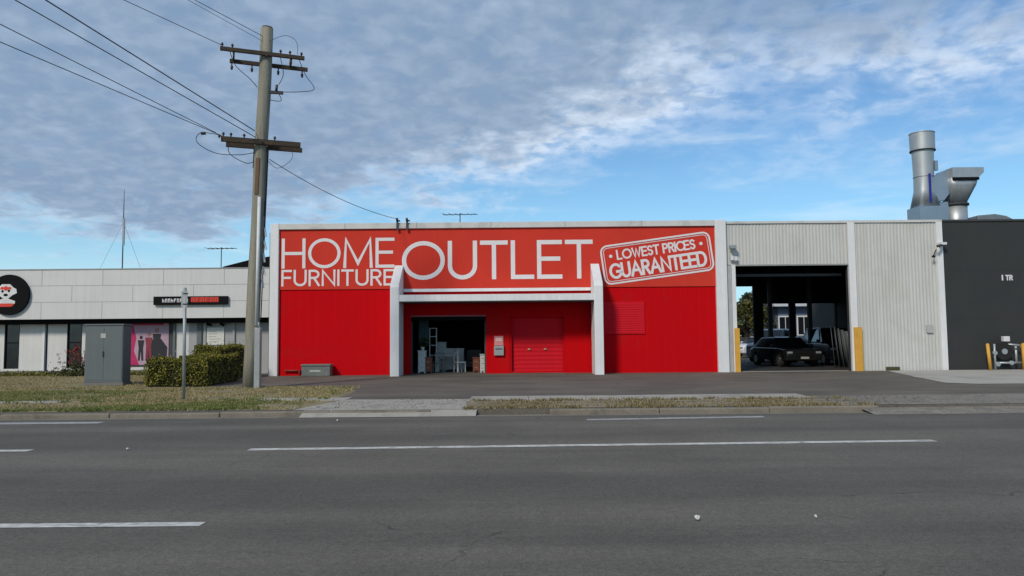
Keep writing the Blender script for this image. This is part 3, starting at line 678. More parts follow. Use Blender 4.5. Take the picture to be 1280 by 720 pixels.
# things inside the bay
def car(x, y, rz, paint, label, suv=False, g=None):
    t = empty('parked_car', (x, y, G+.012), label, 'car', g, rz)
    H_ = 1.9 if suv else 1.45; bh = 1.12 if suv else .92; L2, W2 = 2.25, .9
    prof = [(-L2+.05,.30),(-L2,.55),(-L2+.03,bh-.18),(-L2+.25,bh-.06),(-L2+1.15,bh),(L2-.5 if not suv else L2-.1,bh+.02),(L2-.03,bh-.08),(L2,.5),(L2-.05,.30)]
    MB().prism(prof, 'x', -W2, W2).build('body', paint, t, bevel=.09, seg=3)            # front faces -Y
    cab_ = [(-L2+1.05,bh-.01),(-L2+1.85,H_-.03),(-L2+2.2,H_),(L2-1.1 if not suv else L2-.45,H_-.02),(L2-.35 if not suv else L2-.12,bh)]
    mb = MB(); rings = []
    for s_ in (-1,1):
        rings.append([(s_*(W2-.04-.20*max(0,(z-bh))/(H_-bh)), y_, z) for y_, z in cab_])
    mb.loft(rings, False); mb.build('cabin', paint, t, bevel=.05)
    a, b_ = cab_[0], cab_[1]
    def lp(u): return (a[0]+(b_[0]-a[0])*u, a[1]+(b_[1]-a[1])*u)
    (y0,z0),(y1,z1) = lp(.08), lp(.92)
    MB().quad((-W2+.12,y0-.02,z0+.015),(W2-.12,y0-.02,z0+.015),(W2-.24,y1-.02,z1+.015),(-W2+.24,y1-.02,z1+.015)).build('windscreen', 'glassdark', t)
    for s_ in (-1,1):
        MB().quad((s_*(W2-.03),-L2+1.45,bh+.06),(s_*(W2-.03),L2-.75,bh+.06),(s_*(W2-.17),L2-1.15,H_-.1),(s_*(W2-.17),-L2+1.95,H_-.1)).build('side_window', 'glassdark', t)
        MB().box(s_*.70-.13,s_*.70+.13,-L2-.02,-L2+.12,.64 if not suv else .77,.75 if not suv else .90).build('headlight', 'lampg', t, bevel=.03)
        MB().box(s_*.98-.08,s_*.98+.08,-L2+1.3,-L2+1.42,bh+.02,bh+.18).build('mirror', paint, t, bevel=.02)
        for yy in (-L2+.85, L2-.85):
            wh = MB().tube([(s_*(W2-.2),yy,.33),(s_*(W2+.01),yy,.33)], .33, 20).build('wheel', 'tyre', t)
            MB().tube([(s_*(W2),yy,.33),(s_*(W2+.02),yy,.33)], .2, 16).build('rim', 'rim', wh)
    MB().box(-.45,.45,-L2-.015,-L2+.05,.50,.70).build('grille', 'matblack', t)
    MB().box(-.20,.20,-L2-.035,-L2-.017,.40,.50).build('number_plate', 'plate', t)
car(13.75, 37.6, R(4), 'carblack', 'black sedan parked nose-out inside the open bay')
car(16.7, 38.9, R(-3), 'carnavy', 'tall dark car parked on the right inside the bay', True)
car(15.6, 44.2, R(-38), 'carwhite', 'white high-roofed car behind the black sedan, in the rear yard', True)
car(17.3, 51.5, R(-70), 'carwhite', 'white car far back in the yard, seen through the left rear opening')
for i in range(5):
    q = MB(); corrug(q, -.42, .42, 0, 1.95-.06*i, 0, .11, .03)
    o = q.build('metal_sheet', 'sheet', recalc=False); o.location = (15.15+.15*i, 34.9-.10*i, G+.015); o.rotation_euler = (R(-4-i), 0, R(66+3*i))
    so_ = o.modifiers.new('thick', 'SOLIDIFY'); so_.thickness = .004
    tag(o, ['rearmost and tallest', 'second from the back', 'middle', 'second from the front', 'frontmost and shortest'][i]+' grey corrugated sheet of the stack standing inside the bay', 'metal sheet', 'corrugated sheets standing in the bay')

# yard behind: house and trees
h = empty('weatherboard_house', (25.4, 60, 0), 'blue-grey weatherboard house with white windows behind the workshop', 'house')
sp(MB().box(21.6,30,60,68,0,4.0), 'wall', 'blueboard', h)
sp(MB().prism([(59.3,3.95),(64,6.0),(68.7,3.95)], 'x', 21.1, 30.5), 'roof', 'roofgrey', h)
for x in (22.1,23.6,25.9):
    f = sp(MB().box(x-.55,x+.55,59.92,59.998,1.6,3.2), 'window', 'white', h)
    sub(MB().box(x-.47,x-.03,59.90,59.915,1.7,3.1).box(x+.03,x+.47,59.90,59.915,1.7,3.1), 'pane', 'glassdark', f)
def tree(x, y, hgt, cr, m, label, n=2200, g='trees behind the workshop'):
    t = empty('tree', (x, y, G), label, 'tree', g)
    q = MB().tube([(0,0,0),(.1,0,hgt*.35),(0,.1,hgt*.6)], [.22,.15,.06], 8)
    for k in range(6):
        a = k*1.1; q.tube([(.05,0,hgt*(.3+.05*k)),(cr*.6*math.cos(a),cr*.6*math.sin(a),hgt*(.55+.05*k))], [.07,.02], 5)
    q.build('trunk', 'bark', t)
    cl = [(random.gauss(0,cr*.45), random.gauss(0,cr*.45), hgt*random.uniform(.38,.95), random.uniform(.3,.6)*cr*.6) for _ in range(26)]
    def fn():
        c = random.choice(cl); v = Vector((random.gauss(0,1),random.gauss(0,1),random.gauss(0,1))).normalized()*c[3]*random.uniform(.6,1)
        return (c[0]+v.x, c[1]+v.y, max(.5, c[2]+v.z*.8))
    q = MB(); leaves(q, fn, n, .16); q.build('crown', m, t, recalc=False)
tree(17.6, 56, 4.2, 1.9, 'leaft', 'yellow-green bushy tree behind the workshop, left rear opening')
tree(15.9, 64, 4.4, 2.4, 'leaftd', 'dark tree behind the yellow-green one', 2600)
tree(20.6, 62, 5.2, 2.0, 'leaftd', 'dark tree left of the blue-grey house', 2200)
tree(19.4, 70, 5.0, 2.6, 'leaftd', 'farthest dark tree behind the workshop yard', 2200)
q = MB().box(15,32,54.6,54.7,G,1.5); tag(q.build('yard_fence', 'steel'), 'low dark fence at the end of the workshop yard', 'fence')

# ================================================================ CHARCOAL BUILDING
db = empty('charcoal_building', (24, FY, 0), 'charcoal painted building at the right edge', 'building')
wl = sp(MB().box(18.63,34,FY+.02,46,0,6.52), 'wall', 'charcoal', db)
q = MB()
for i in range(2): q.box(18.64,34,FY+.016,FY+.019,2.3+i*2.1,2.305+i*2.1)
sub(q, 'block_joint', mat('block_joint', (.026,.028,.027), .9), wl)
sp(MB().box(18.63,34,FY-.03,FY+.3,6.52,6.60), 'parapet_capping', 'steel', db)
q = MB()
q.box(21.12,21.18,FY+.0,FY+.01,3.94,4.18); strokes(q, 'TR', 21.28,21.60,3.94,4.18,.055,FY+.01,.25)
sub(q, 'lettering', 'signwhite', wl)

# rooftop ducts
ex = empty('exhaust_stack', (21.0, 37.2, 6.5), 'tall round galvanised exhaust stack with flared base on the roof', 'exhaust stack')
def ring(cx, cy, r, z, n=24, sx=1): return [(cx+r*sx*math.cos(2*math.pi*k/n), cy+r*math.sin(2*math.pi*k/n), z) for k in range(n)]
def sq(cx, cy, h_, z, n=24):
    out_ = []
    for k in range(n):
        a = 2*math.pi*k/n; c_, s_ = math.cos(a), math.sin(a); m_ = max(abs(c_), abs(s_)); out_.append((cx+h_*c_/m_, cy+h_*s_/m_, z))
    return out_
MB().loft([sq(0,0,.50,1.57), ring(0,0,.485,2.4), ring(0,0,.47,3.1), ring(0,0,.49,3.9), ring(0,0,.52,4.7), ring(0,0,.52,4.9)]).build('stack_tube', 'galv', ex)
MB().loft([ring(0,0,.575,4.45), ring(0,0,.585,5.35)], cap=False).build('stack_cowl', 'galv', ex)
for z, r in ((4.44,.60),(3.1,.49),(5.34,.60)): MB().loft([ring(0,0,r,z), ring(0,0,r,z+.05)]).build('flange', 'steel' if z == 4.44 else 'galv', ex)
MB().box(-.60,.85,-.6,.6,0,1.55).build('plenum_box', 'galv2', ex)
MB().box(-.04,.04,-.58,-.50,1.75,3.2).build('blue_stripe', 'bluetape', ex)
MB().box(.40,.56,-.35,-.2,3.4,3.9).build('bracket', 'galv2', ex)
for z in (2.4, 4.2): MB().tube([(-.6,0,z),(-1.1,-1.0,0)] if z > 9 else [(.5,.3,z),(.52,.3,z+.3)], .02, 5).build('stay', 'steel', ex)
fn_ = empty('roof_extractor', (22.65, 37.2, 6.4), 'boxy galvanised duct with hooded outlet beside the exhaust stack', 'duct')
MB().loft([ring(-.1,0,.52,0), ring(-.1,0,.52,1.75)]).build('round_base', 'galv', fn_)
MB().loft([ring(-.1,0,.60,1.72), ring(-.1,0,.60,1.82)]).build('flange', 'steel', fn_)
MB().loft([ring(-.1,0,.5,1.82), sq(0,0,.62,2.7), sq(.02,0,.68,3.05)]).build('hopper', 'galv', fn_)
MB().prism([(-.62,3.05),(-.62,3.55),(.95,3.55),(.95,3.3),(.70,3.06)], 'y', -.75, .7).build('hood', 'galv', fn_)
MB().box(-.60,.72,-.73,.66,2.93,3.05).build('hood_opening', 'matblack', fn_)
MB().prism([(-1.5,1.9),(-1.5,3.1),(-.62,3.52),(-.62,2.3),(-.9,1.95)], 'y', -.4, .5).build('link_duct', 'galv2', fn_)
MB().prism([(-1.2,.2),(-1.2,1.9),(-.65,1.9),(-.65,.2)], 'y', -.3, .6).build('side_duct', 'galv2', fn_)
cw_ = empty('roof_cowl', (24.5, 37.4, 6.5), 'low rounded grey ventilation cowl at the right of the ducts', 'vent')
MB().prism([(-1.1,0),(-1.1,1.08),(-.2,1.15),(.35,1.05),(.85,.8),(1.15,.55),(1.2,0)], 'y', -.6, .6).build('cowl_shell', mat('cowl_grey', (.20,.22,.23), .5, .4), cw_, bevel=.05)
MB().box(-1.15,1.3,-.7,.7,.0,.25).build('cowl_base', 'galv2', cw_)

# bollards and booster assembly
def bollard(x, y, label, tilt=0, w_=.065):
    o = MB().tube([(0,0,0),(0,0,1.1)], w_, 14).tube([(0,0,1.1),(0,0,1.13)], [w_,w_*.6], 14).build('bollard', 'yellow'); o.location = (x, y, G); o.rotation_euler = (0, R(tilt), 0)
    tag(o, label, 'bollard', 'yellow bollards by the charcoal wall')
bollard(20.05, 31.2, 'slim yellow bollard leaning slightly, left of the hose reel assembly', -4)
bollard(21.62, 31.35, 'yellow bollard at the right edge of the picture, right of the hose reel assembly', 0, .11)
bs = empty('hose_reel_assembly', (20.9, 31.45, G), 'pipework with dark round hose reel and white box on top against the charcoal wall', 'pipework')
MB().tube([(-.10,-.05,.78),(-.10,.10,.78)], .36, 24).build('hose_reel', 'tyre', bs)
MB().tube([(-.10,-.09,.78),(-.10,-.05,.78)], .12, 16).build('reel_hub', 'galv', bs)
MB().box(-.12,.14,-.1,.1,1.20,1.42).build('control_box', 'signwhite', bs, bevel=.02)
MB().tube([(-.48,0,0),(-.48,0,1.1)], .045, 8).tube([(-.48,0,.3),(.75,0,.3)], .045, 8).tube([(.42,0,.3),(.42,0,1.0)], .05, 8).tube([(.1,0,1.08),(.62,0,1.04),(.62,0,.92)], .04, 8).build('pipes', 'galv', bs)
MB().tube([(-.48,-.06,.72),(-.48,.06,.72)], .09, 10).tube([(-.38,-.06,.25),(-.38,.06,.25)], .1, 10).tube([(.2,-.06,.3),(.2,.06,.3)], .09, 10).build('valve', 'galv', bs)
MB().tube([(.3,-.08,.9),(.54,-.08,.9)], .02, 6).tube([(.42,-.08,.9),(.42,0,.9)], .02, 6).build('valve_handle', 'steel', bs)

# ================================================================ LEFT BUILDING
lb = empty('panel_clad_showroom', (-20, 33.6, 0), 'low showroom with pale panelled fascia and dark slot windows, left of the pole', 'building')
LY = 33.6
fa = sp(MB().box(-32,-10.75,LY,LY+3,2.68,4.92), 'fascia', 'panelw', lb)
q = MB(); zs = (2.68,3.45,4.20,4.92)
for z in zs[1:3]: q.box(-32,-10.75,LY-.004,LY-.001,z-.009,z+.009)
for i in range(3):
    x = -21.42 + (0 if i != 1 else 1.38) - 2.77*4
    while x < -10.8: q.box(x-.008,x+.008,LY-.005,LY-.002,zs[i]+.01,zs[i+1]-.01); x += 2.77
sub(q, 'panel_joint', 'joint', fa)
sub(MB().box(-32,-10.74,LY-.02,LY+.1,4.92,4.97), 'fascia_capping', 'joint', fa)
sp(MB().box(-32,-10.8,LY+.25,LY+2.9,2.47,2.678), 'soffit', 'matblack', lb)  # black and dropped low: shade under the fascia put into colour and shape
WY = LY+.75
wn = [(-23.55,-22.85,.42,2.465), (-20.65,-19.95,.42,2.465), (-18.25,-15.72,.45,2.465)]
w = MB(); wallh(w, -32, -15.0, 0, 2.465, WY, WY+.2, wn); sp(w, 'wall', 'offwhite', lb)
w = MB(); wallh(w, -15.0, -10.8, 0, 2.465, WY, WY+.2, []); sp(w, 'wall', 'greywall', lb)
for a, b, c_, d_ in wn[:2]:
    f = sp(MB().box(a,b,WY+.08,WY+.14,c_,d_), 'window', 'glassdark', lb)
    sub(MB().box(a,a+.05,WY+.03,WY+.079,c_,d_).box(b-.05,b,WY+.03,WY+.079,c_,d_).box(a+.05,b-.05,WY+.03,WY+.079,1.6,1.64), 'window_frame', 'matblack', f)
for x in (-21.75,-19.75,-19.2): sp(MB().box(x,x+.10,WY-.06,WY-.002,G,2.465), 'wall_rib', 'white' if x < -20 else 'offwhite', lb)
sp(MB().box(-21.60,-21.55,WY-.03,WY-.002,G,2.465), 'wall_joint', 'matblack', lb)
sp(MB().box(-32,-12.5,WY-.3,WY-.07,0,.32), 'base_kerb', 'plinth', lb)
pf = sp(MB().box(-18.25,-15.72,WY+.06,WY+.14,.45,2.464), 'display_window', 'steel', lb)
# poster: pale field, pink sweep, dark standing figures
X0, X1, Z0, Z1, PY = -17.75,-15.95,.55,2.5,WY+.05
po = sub(MB().box(X0,X1,PY-.01,PY,Z0,Z1), 'poster', 'posterbg', pf)
pp = MB().prism([(X0,Z0),(X0+.45,Z0),(X0+.20,1.2),(X0+.30,1.8),(X0+.12,Z1),(X0,Z1)], 'y', PY-.014, PY-.011).box(X0,X1-.25,PY-.014,PY-.011,Z1-.12,Z1)
pp.build('poster_band', 'pink', po)
def figure(mb, x, z0, hh, y):
    s_ = hh
    disc(mb, x, z0+s_*.93, s_*.065, s_*.075, y, y+.002, 12)
    mb.prism([(x-.13*s_,z0+.82*s_),(x+.13*s_,z0+.82*s_),(x+.09*s_,z0+.5*s_),(x+.11*s_,z0),(x+.03*s_,z0),(x,z0+.42*s_),(x-.04*s_,z0),(x-.11*s_,z0),(x-.09*s_,z0+.5*s_)], 'y', y, y+.002)
q = MB(); figure(q, X0+.52, .75, 1.15, PY-.018); figure(q, X1-.55, .75, 1.5, PY-.018); q.prism([(X1-.95,.6),(X1-.1,.6),(X1-.05,1.35),(X1-.35,1.75),(X1-.75,1.72),(X1-.98,1.3)], 'y', PY-.017, PY-.015)
q.build('poster_figures', 'posterdk', po)
q = MB(); figure(q, X0+.88, .75, 1.3, PY-.020); q.build('poster_figures', 'posterr', po)
q = MB(); disc(q, X1-.55, .75+1.5*.93, .09, .11, PY-.022, PY-.020, 12); disc(q, X0+.88, .75+1.3*.93, .08, .09, PY-.024, PY-.021, 12); q.build('poster_faces', 'skin', po)
for x in (-15.70,-14.60,-14.28,-12.95): sp(MB().box(x,x+(.10 if x != -14.6 else .22),WY-.08,WY-.002,G,2.465), 'mullion', 'cab' if x in (-15.70,-14.60) else 'greywall', lb)
nt2 = sp(MB().box(-14.15,-13.35,WY-.05,WY-.02,1.45,2.25), 'wall_notice', 'notice', lb)
q = MB()
for i in range(5): q.box(-14.05,-13.48-random.uniform(0,.25),WY-.054,WY-.051,1.58+i*.12,1.61+i*.12)
sub(q, 'notice_print', 'greywall', nt2)
hb = sp(MB().box(-14.2,-13.3,WY-.05,WY-.003,.7,.95), 'wall_grille', 'steel', lb)
for x in (-14.1,-13.5): sp(MB().tube([(x,WY-.1,2.42),(x+.2,WY-.25,2.36)], .06, 8), 'spot_light', 'matblack', lb)
# round emblem sign
sg = sp(MB(), 'emblem_sign', 'black', lb) if False else None
q = MB(); disc(q, -22.83, 3.80, .92, .92, LY-.14, LY-.02, 48); em = sp(q, 'emblem_sign', 'black', lb)
EX, EZ, EY = -22.95, 3.86, LY-.14
q = MB().prism([(EX-0.185,EZ+0.420),(EX+0.185,EZ+0.420),(EX+0.336,EZ+0.269),(EX+0.470,EZ+0.202),(EX+0.504,EZ+0.017),(EX+0.302,EZ-0.084),(EX+0.134,EZ-0.218),(EX-0.134,EZ-0.218),(EX-0.302,EZ-0.084),(EX-0.504,EZ+0.017),(EX-0.470,EZ+0.202),(EX-0.336,EZ+0.269)], 'y', EY-.008, EY)
q.prism([(EX-0.521,EZ-0.353),(EX-0.118,EZ-0.235),(EX-0.084,EZ-0.151),(EX+0.084,EZ-0.151),(EX+0.118,EZ-0.235),(EX+0.437,EZ-0.353),(EX+0.420,EZ-0.470),(EX-0.521,EZ-0.470)], 'y', EY-.007, EY)
q.build('emblem_shape', 'signwhite', em)
q = MB().prism([(EX-0.269,EZ+0.185),(EX-0.218,EZ+0.302),(EX-0.084,EZ+0.286),(EX,EZ+0.353),(EX+0.084,EZ+0.286),(EX+0.218,EZ+0.302),(EX+0.269,EZ+0.185),(EX+0.101,EZ+0.185),(EX,EZ+0.101),(EX-0.101,EZ+0.185)], 'y', EY-.014, EY-.009)
q.build('emblem_crest', 'signred', em); q = MB()
q.prism([(EX-0.521,EZ-0.554),(EX-0.462,EZ-0.454),(EX+0.336,EZ-0.454),(EX+0.386,EZ-0.538),(EX+0.252,EZ-0.605),(EX-0.420,EZ-0.605)], 'y', EY-.014, EY-.009); q.build('emblem_accent', 'signred', em)
q = MB(); disc(q, EX-0.143, EZ+0.101, .055, .06, EY-.018, EY-.009, 10); disc(q, EX+0.143, EZ+0.118, .055, .06, EY-.018, EY-.009, 10); disc(q, EX, EZ-0.067, .10, .06, EY-.018, EY-.009, 12); q.build('emblem_marks', 'matblack', em)
# long black sign with white then red lettering (too small to read)
q = MB().box(-16.25,-12.90,LY-.14,LY-.02,3.28,3.66); bl = sp(q, 'sign_box', 'black', lb)
def marks(x0, x1, z0, z1, n, y, seed):
    rnd = random.Random(seed); q = MB(); x = x0; st_ = (x1-x0)/n
    for i in range(n):
        k = rnd.randrange(3); w_ = st_*.24
        q.box(x,x+w_,y-.004,y,z0,z1)
        if k: q.box(x+w_,x+st_*.72,y-.004,y,z1-.045,z1)
        if k != 1: q.box(x+st_*.5,x+st_*.5+w_,y-.004,y,z0,z1-.05)
        if k != 2: q.box(x+w_,x+st_*.5,y-.004,y,(z0+z1)/2-.02,(z0+z1)/2+.02)
        x += st_
    return q
sub(marks(-15.85,-14.65,3.39,3.56,9,LY-.141,3), 'lettering', 'signwhite', bl)
sub(marks(-14.55,-13.25,3.40,3.61,6,LY-.141,5), 'lettering', 'signred', bl)
sub(MB().box(-14.5,-13.3,LY-.1412,LY-.1405,3.39,3.62), 'letter_field', mat('sign_deep_red', (.35,.02,.012), .5), bl)
# dark gabled roof of a building further back
rb = empty('dark_roofed_building', (-12.5, 44, 0), 'dark roof peak showing above the showroom beside the pole', 'building')
sp(MB().prism([(-18.2,5.5),(-17.2,6.05),(-15.4,6.5),(-13.5,6.75),(-6,6.4),(-6,5.4),(-18.2,5.4)], 'y', 44, 52), 'roof', 'matblack', rb)
sp(MB().box(-17.5,-6.5,44.3,51.7,0,5.4), 'wall', 'charcoal', rb)

# antennas
def antenna(x, y, z0, z1, label, wd=1.3):
    t = empty('tv_antenna', (x, y, z0), label, 'antenna')
    MB().tube([(0,0,0),(0,0,z1-z0)], .025, 6).build('mast', 'steel', t)
    q = MB().tube([(-wd*.55,0,z1-z0-.08),(wd*.55,.1,z1-z0-.05)], .02, 6)
    q.build('boom', 'steel', t)
    q = MB()
    for i in range(6):
        xx = -wd*.5+wd*i/5; q.tube([(xx-.1,-.35+.03*i,z1-z0-.06),(xx+.1,.35-.03*i,z1-z0-.06)], .012, 5)
    q.build('elements', 'steel', t)
antenna(-15.0, 38, 4.6, 6.45, 'tv antenna with flat boom above the pale fascia, left of the pole')
antenna(-2.66, 38, 6.1, 8.12, 'tv antenna just above the parapet of the red shop', 1.6)
t = empty('radio_mast', (-20.1, 38, 4.6), 'tall thin radio mast with guy wires above the pale fascia', 'mast')
MB().tube([(0,0,0),(0,0,3.2),(0,0,4.9)], [.035,.03,.012], 6).build('mast', 'steel', t)
MB().tube([(.04,0,2.0),(.04,0,3.4)], .05, 6).build('aerial', 'galvpost', t)
for dxx, dyy in ((-1.0,-.8),(.8,.9)): MB().tube([(0,0,3.2),(dxx,dyy,.1)], .008, 4).build('guy_wire', 'galvpost', t)

# ================================================================ UTILITY POLE
PX, PYY = -8.45, 24.1
pl = empty('utility_pole', (PX, PYY, G), 'tall weathered timber power pole with two crossarms on the verge', 'power pole')
def pt(z): return Vector((-.08+.43*z/12.1, 0, z))
q = MB(); n = 10
q.tube([pt(11.93*i/n) + Vector((.012*math.sin(i*1.7), 0, 0)) for i in range(n+1)], [.222-.02*i/n for i in range(n+1)], 16); q.build('pole_shaft', 'timber', pl)
MB().tube([pt(11.94), pt(11.98)], [.19,.17], 16).build('pole_cap', 'steel', pl)
AD = Vector((.935,.355,0)).normalized(); AN = Vector((AD.y,-AD.x,0))
def arm(z, off, l0, l1, h_=.12, w_=.10, name='crossarm'):
    c = pt(z) + AN*off; return MB().bar(c+AD*l0, c+AD*l1, w_, h_).build(name, 'armwood', pl)
arm(10.98, .25, -1.42, 1.22); arm(10.78, -.25, -1.12, 1.38)
arm(8.02, .25, -1.25, 1.22, .16, .13); arm(7.97, -.25, -1.1, 1.32, .14, .12)
def insul(l, z, off=.25, up=.13):
    c = pt(z)+AN*off+AD*l; MB().tube([c, c+Vector((0,0,up*.4)), c+Vector((0,0,up*.5)), c+Vector((0,0,up))], [.022,.022,.05,.03], 8).build('insulator', 'ins', pl)
for l in (-1.36,-1.05,.45,.75,1.12): insul(l, 11.04)
for l in (-1.05,-.42,.42,1.2): insul(l, 10.71, -.25, -.22)
for l in (-1.18,-.95,-.55,.4): insul(l, 8.11)
insul(-1.3, 8.04, .25, .1)
MB().bar(pt(10.88)+AN*.25+AD*-1.0, pt(10.88)-AN*.25+AD*-1.0, .06, .2).bar(pt(10.88)+AN*.25+AD*.8, pt(10.88)-AN*.25+AD*.8, .06, .2).build('arm_spacer', 'armwood', pl)
for z in (10.88, 8.0): MB().tube([pt(z)-AN*.36, pt(z)+AN*.4], .03, 6).build('bolt', 'steel', pl)
# cut-out bracket and jumper loops
b0 = pt(9.75)+Vector((.2,-.05,0))
MB().bar(b0, b0+Vector((.42,.1,0)), .10, .09).build('cutout_bracket', 'steel', pl)
MB().tube([b0+Vector((.22,0,.05)), b0+Vector((.24,0,.24))], .045, 8).build('cutout', 'ins', pl)
def loop(pts, r=.012):
    ps = [Vector(p) for p in pts]; out_ = []
    for i in range(len(ps)-1):
        p0, p1, p2, p3 = ps[max(i-1,0)], ps[i], ps[i+1], ps[min(i+2,len(ps)-1)]
        for k in range(6):
            t_ = k/6; out_.append(.5*((2*p1)+(-p0+p2)*t_+(2*p0-5*p1+4*p2-p3)*t_*t_+(-p0+3*p1-3*p2+p3)*t_**3))
    out_.append(ps[-1]); MB().tube(out_, r, 5).build('jumper_cable', 'wire', pl)
c = pt(10.93)+AN*.25
loop([c+AD*-1.15+Vector((0,0,.1)), c+AD*-.95+Vector((0,0,-.45)), c+AD*-.5+Vector((0,0,-.85)), pt(9.9)+Vector((-.2,-.1,0))])
loop([c+AD*.42+Vector((0,0,.1)), c+AD*.55+Vector((0,0,-.55)), b0+Vector((.3,0,.25))])
loop([c+AD*1.0+Vector((0,0,.12)), c+AD*1.25+Vector((0,0,-.5)), c+AD*1.55+Vector((0,0,-.95)), c+AD*1.15+Vector((0,0,-1.1)), b0+Vector((.42,0,.0))])
loop([b0+Vector((.3,0,-.05)), b0+Vector((.38,0,-.3)), pt(9.5)+Vector((.2,0,0))])
loop([c+AD*.1+Vector((0,0,.5)), c+AD*.6+Vector((0,0,.75)), c+AD*.95+Vector((0,0,.6)), c+AD*1.0+Vector((0,0,.15))], .008)
c = pt(8.04)+AN*.25
loop([c+AD*-1.25+Vector((0,0,.1)), c+AD*-1.85+Vector((0,0,.12)), c+AD*-1.95+Vector((0,0,-.2)), c+AD*-1.4+Vector((0,0,-.5)), c+AD*-.7+Vector((0,0,-.5)), pt(7.7)+Vector((-.2,-.1,0))])
loop([c+AD*-.95+Vector((0,0,.1)), c+AD*-1.0+Vector((0,0,-.45)), c+AD*-.5+Vector((0,0,-.75)), pt(7.4)+Vector((-.2,-.1,0))])
loop([c+AD*.9+Vector((0,0,-.05)), c+AD*.95+Vector((0,0,-.5)), c+AD*.5+Vector((0,0,-.85)), pt(7.5)+Vector((.2,-.05,0))], .008)
MB().tube([c+AD*-1.85+Vector((0,0,.10)), c+AD*-1.70+Vector((0,0,.12))], .05, 6).build('cable_clamp', 'steel', pl)
# dark cable bands, conduit and guard down the shaft
q = MB()
q.tube([pt(7.9)+Vector((-.21,-.05,0)), pt(7.2)+Vector((-.21,-.05,0))], .03, 6).tube([pt(7.9)+Vector((.21,-.05,0)), pt(6.6)+Vector((.22,-.05,0)), pt(5.6)+Vector((.215,-.05,0))], [.035,.02,.025], 6)
q.tube([pt(7.8)+Vector((.24,-.02,0)), pt(2.2)+Vector((.26,0,0))], .018, 6); q.build('riser_cable', 'wire', pl)
MB().bar(pt(7.5)+Vector((-.02,-.225,0)), pt(6.3)+Vector((-.02,-.225,0)), .11, .03, (0,1,0)).build('rusty_guard', mat('rusty_strip', (.16,.085,.05), .8, var=.2), pl)
MB().tube([pt(6.2)+Vector((.10,-.24,0)), pt(2.0)+Vector((.20,-.22,0))], .055, 10).build('conduit', 'pvc', pl)
cb = MB()
for i in range(5): z = 5.2-.42*i; cb.tube([pt(z)+Vector((.26,-.05,0)), pt(z-.28)+Vector((.31+.03*(i%2),-.05,0))], .035, 6)
cb.build('cable_loop', 'pvc', pl)
MB().box(.12,.31,-.2,.0,-.02,1.95).build('cable_guard', 'galvpost', pl, bevel=.02)
MB().tube([(.24,-.16,1.95),(.22,-.20,2.12)], .05, 8).build('conduit_end', 'pvc', pl)

# overhead wires: each its own line running off towards the near side of the road
def wire(a, b, r=.014, ext=4.0, sag=.0, label='', grp='power lines running off to the upper left', name='power_line', n=24):
    a, b = Vector(a), Vector(b); e_ = a+(b-a)*ext; pts_ = []
    for i in range(n+1):
        t_ = i/n; p = a.lerp(e_, t_); tb = 1/ext
        p.z += -sag*4*t_*(1-t_) + sag*4*tb*(1-tb)*t_/tb*(1 if t_ < tb else tb/t_) if sag else 0
        pts_.append(p)
    tag(MB().tube(pts_, r, 5).build(name, 'wire'), label, 'cable', grp)
wire((-8.36,23.87,8.30), (-11.19,16.3,9.41), .013, label='power line leaving the top left corner, from beside the pole above the lower crossarm')
wire((-8.40,23.87,8.52), (-10.51,16.3,9.41), .016, label='thicker lower power line leaving the top edge nearest the pole of the lower four')
wire((-9.46,23.36,8.32), (-11.53,16.3,8.86), .011, label='upper of the two power lines leaving at the left edge')
wire((-9.30,23.42,8.24), (-11.52,16.3,8.45), .011, label='lowest power line, the lower of the two leaving at the left edge')
wire((-9.36,23.37,11.22), (-10.73,20.1,11.17), .010, label='power line from the left end of the upper crossarm')
wire((-8.2,23.9,11.72), (-9.55,22.0,12.03), .010, label='power line from the top of the pole to the upper left')
wire((-8.2,23.9,11.55), (-9.62,22.0,11.95), .007, label='thin lower companion of the line from the top of the pole')
# service line to the red shop
A, B = Vector((-7.95,24.0,7.6)), Vector((-4.92,FY-.25,6.80)); pp_ = []
for i in range(21): t_ = i/20; p = A.lerp(B, t_); p.z -= .55*4*t_*(1-t_)*.45; pp_.append(p)
tag(MB().tube(pp_, .012, 5).build('service_line', 'wire'), 'single sagging cable from the pole to the red shop parapet', 'cable')

# ================================================================ STREET SIGN, CABINET, HEDGE, PLANTS
t = empty('street_sign', (-8.62, 19.5, G), 'thin grey sign post with its blade seen edge-on, standing in the grass', 'sign')
MB().tube([(0,0,-.02),(-.02,0,2.95)], .042, 10).build('post', 'galvpost', t)
MB().prism([(-.10,2.42),(.06,2.42),(.06,2.86),(-.10,2.86)], 'y', -.035, -.025).build('sign_back', 'galvpost', t)
for z in (2.5,2.78): MB().box(-.05,.05,-.05,.045,z,z+.03).build('clamp', 'steel', t)

t = empty('electrical_cabinet', (-14.25, 26.3, G), 'large grey-green electrical cabinet on a concrete plinth in the grass', 'cabinet')
MB().box(-.70,.70,-.45,.17,.0,.12).build('plinth', 'plinth', t)
MB().box(-.67,.66,-.42,.14,.12,2.10).build('cabinet_body', 'cab', t, bevel=.015)
MB().box(-.70,.69,-.45,.17,2.10,2.15).build('cabinet_roof', 'cab', t, bevel=.01)
for s_ in (-1,1): 
    d = MB().box(min(s_*.005,s_*.64)-.01,max(s_*.005,s_*.64)-.01,-.430,-.421,.2,2.04).build('door', 'cab', t)
MB().box(-.04,.0,-.46,-.436,1.0,1.2).build('handle', 'steel', t)
MB().box(-.12,.06,-.442,-.4355,1.66,1.82).build('door_label', 'sticker', t)

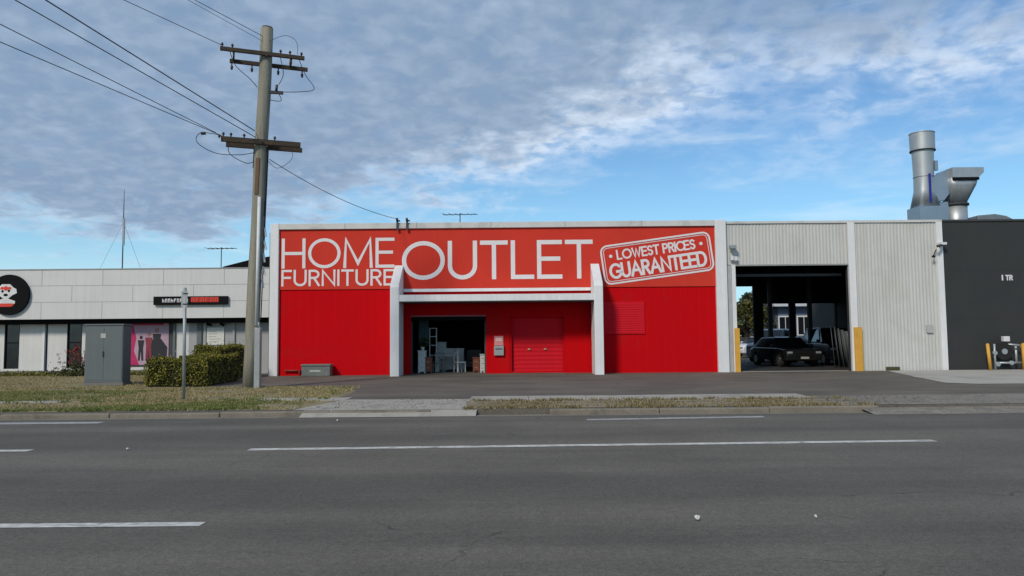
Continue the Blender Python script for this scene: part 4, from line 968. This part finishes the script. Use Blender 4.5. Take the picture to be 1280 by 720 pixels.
def hedge(boxes, label, n):
    t = empty('hedge', (boxes[0][0], boxes[0][2], G), label, 'hedge')
    q = MB()
    for x0, x1, y0, y1, z1 in boxes: q.box(x0+.09,x1-.09,y0+.09,y1-.09,G,z1-.1)
    sp(q, 'stems', 'core', t)
    tot = sum((b[1]-b[0])*(b[3]-b[2])+(b[1]-b[0]+b[3]-b[2])*2*b[4] for b in boxes); q = MB()
    for b in boxes:
        x0, x1, y0, y1, z1 = b; k = int(n*((x1-x0)*(y1-y0)+(x1-x0+y1-y0)*2*z1)/tot)
        def fn():
            lump = lambda a, c: .045*math.sin(a*4.1+c*2)+.035*math.sin(a*9.3-c*5)
            u = random.random(); x, y, z = random.uniform(x0,x1), random.uniform(y0,y1), random.uniform(G+.05,z1); d = abs(random.gauss(0,.05)) * (1 if random.random() > .03 else -1.6)
            if u < .33: z = z1 - d + lump(x,y)
            elif u < .68: y = y0 + d - lump(x,z)
            elif u < .78: y = y1 - d
            elif u < .9: x = x0 + d - lump(y,z)
            else: x = x1 - d + lump(y,z)
            # round the shoulders
            if z > z1-.12: 
                x = min(max(x, x0+.05), x1-.05); y = min(max(y, y0+.05), y1-.05)
            return (x, y, z)
        leaves(q, fn, k, .035)
    sp(q, 'foliage', 'leafh', t, recalc=False)
hedge([(-12.35,-10.25,24.9,25.9,1.06), (-11.7,-10.35,25.9,28.3,1.14), (-12.2,-11.1,28.3,31.5,1.42)], 'clipped olive-green hedge turning back towards the showroom beside the pole', 30000)

def shrub(x, y, label):
    t = empty('red_leaved_shrub', (x, y, G), label, 'shrub')
    q = MB()
    for k in range(16):
        a = random.uniform(0,6.28); r = random.uniform(.2,.9); q.tube([(0,0,0),(r*.4*math.cos(a),r*.3*math.sin(a),.5),(r*math.cos(a),r*.6*math.sin(a),random.uniform(.8,1.35))], [.02,.015,.006], 5)
    q.build('stems', 'bark', t)
    q = MB(); leaves(q, lambda: (random.gauss(0,.48), random.gauss(0,.3), abs(random.gauss(0,.28))+.03), 900, .06); q.build('low_foliage', 'leafg', t, recalc=False)
    cl = [(random.gauss(-.05,.5), random.gauss(0,.25), random.uniform(.5,1.4)) for _ in range(34)]
    def fn(): c = random.choice(cl); return (c[0]+random.gauss(0,.06), c[1]+random.gauss(0,.06), c[2]+random.gauss(0,.08))
    q = MB(); leaves(q, fn, 520, .045); q.build('red_foliage', 'leafr', t, recalc=False)
shrub(-19.15, 33.0, 'red-tipped shrub against the showroom wall left of the cabinet')
q = MB()
leaves(q, lambda: (random.uniform(-32,-15.5), random.gauss(33.75,.15), G+abs(random.gauss(0,.10))), 6000, .045)
tag(q.build('ground_cover', 'leafh', recalc=False), 'low yellow-green ground cover along the foot of the showroom wall', 'ground cover', kind='stuff')
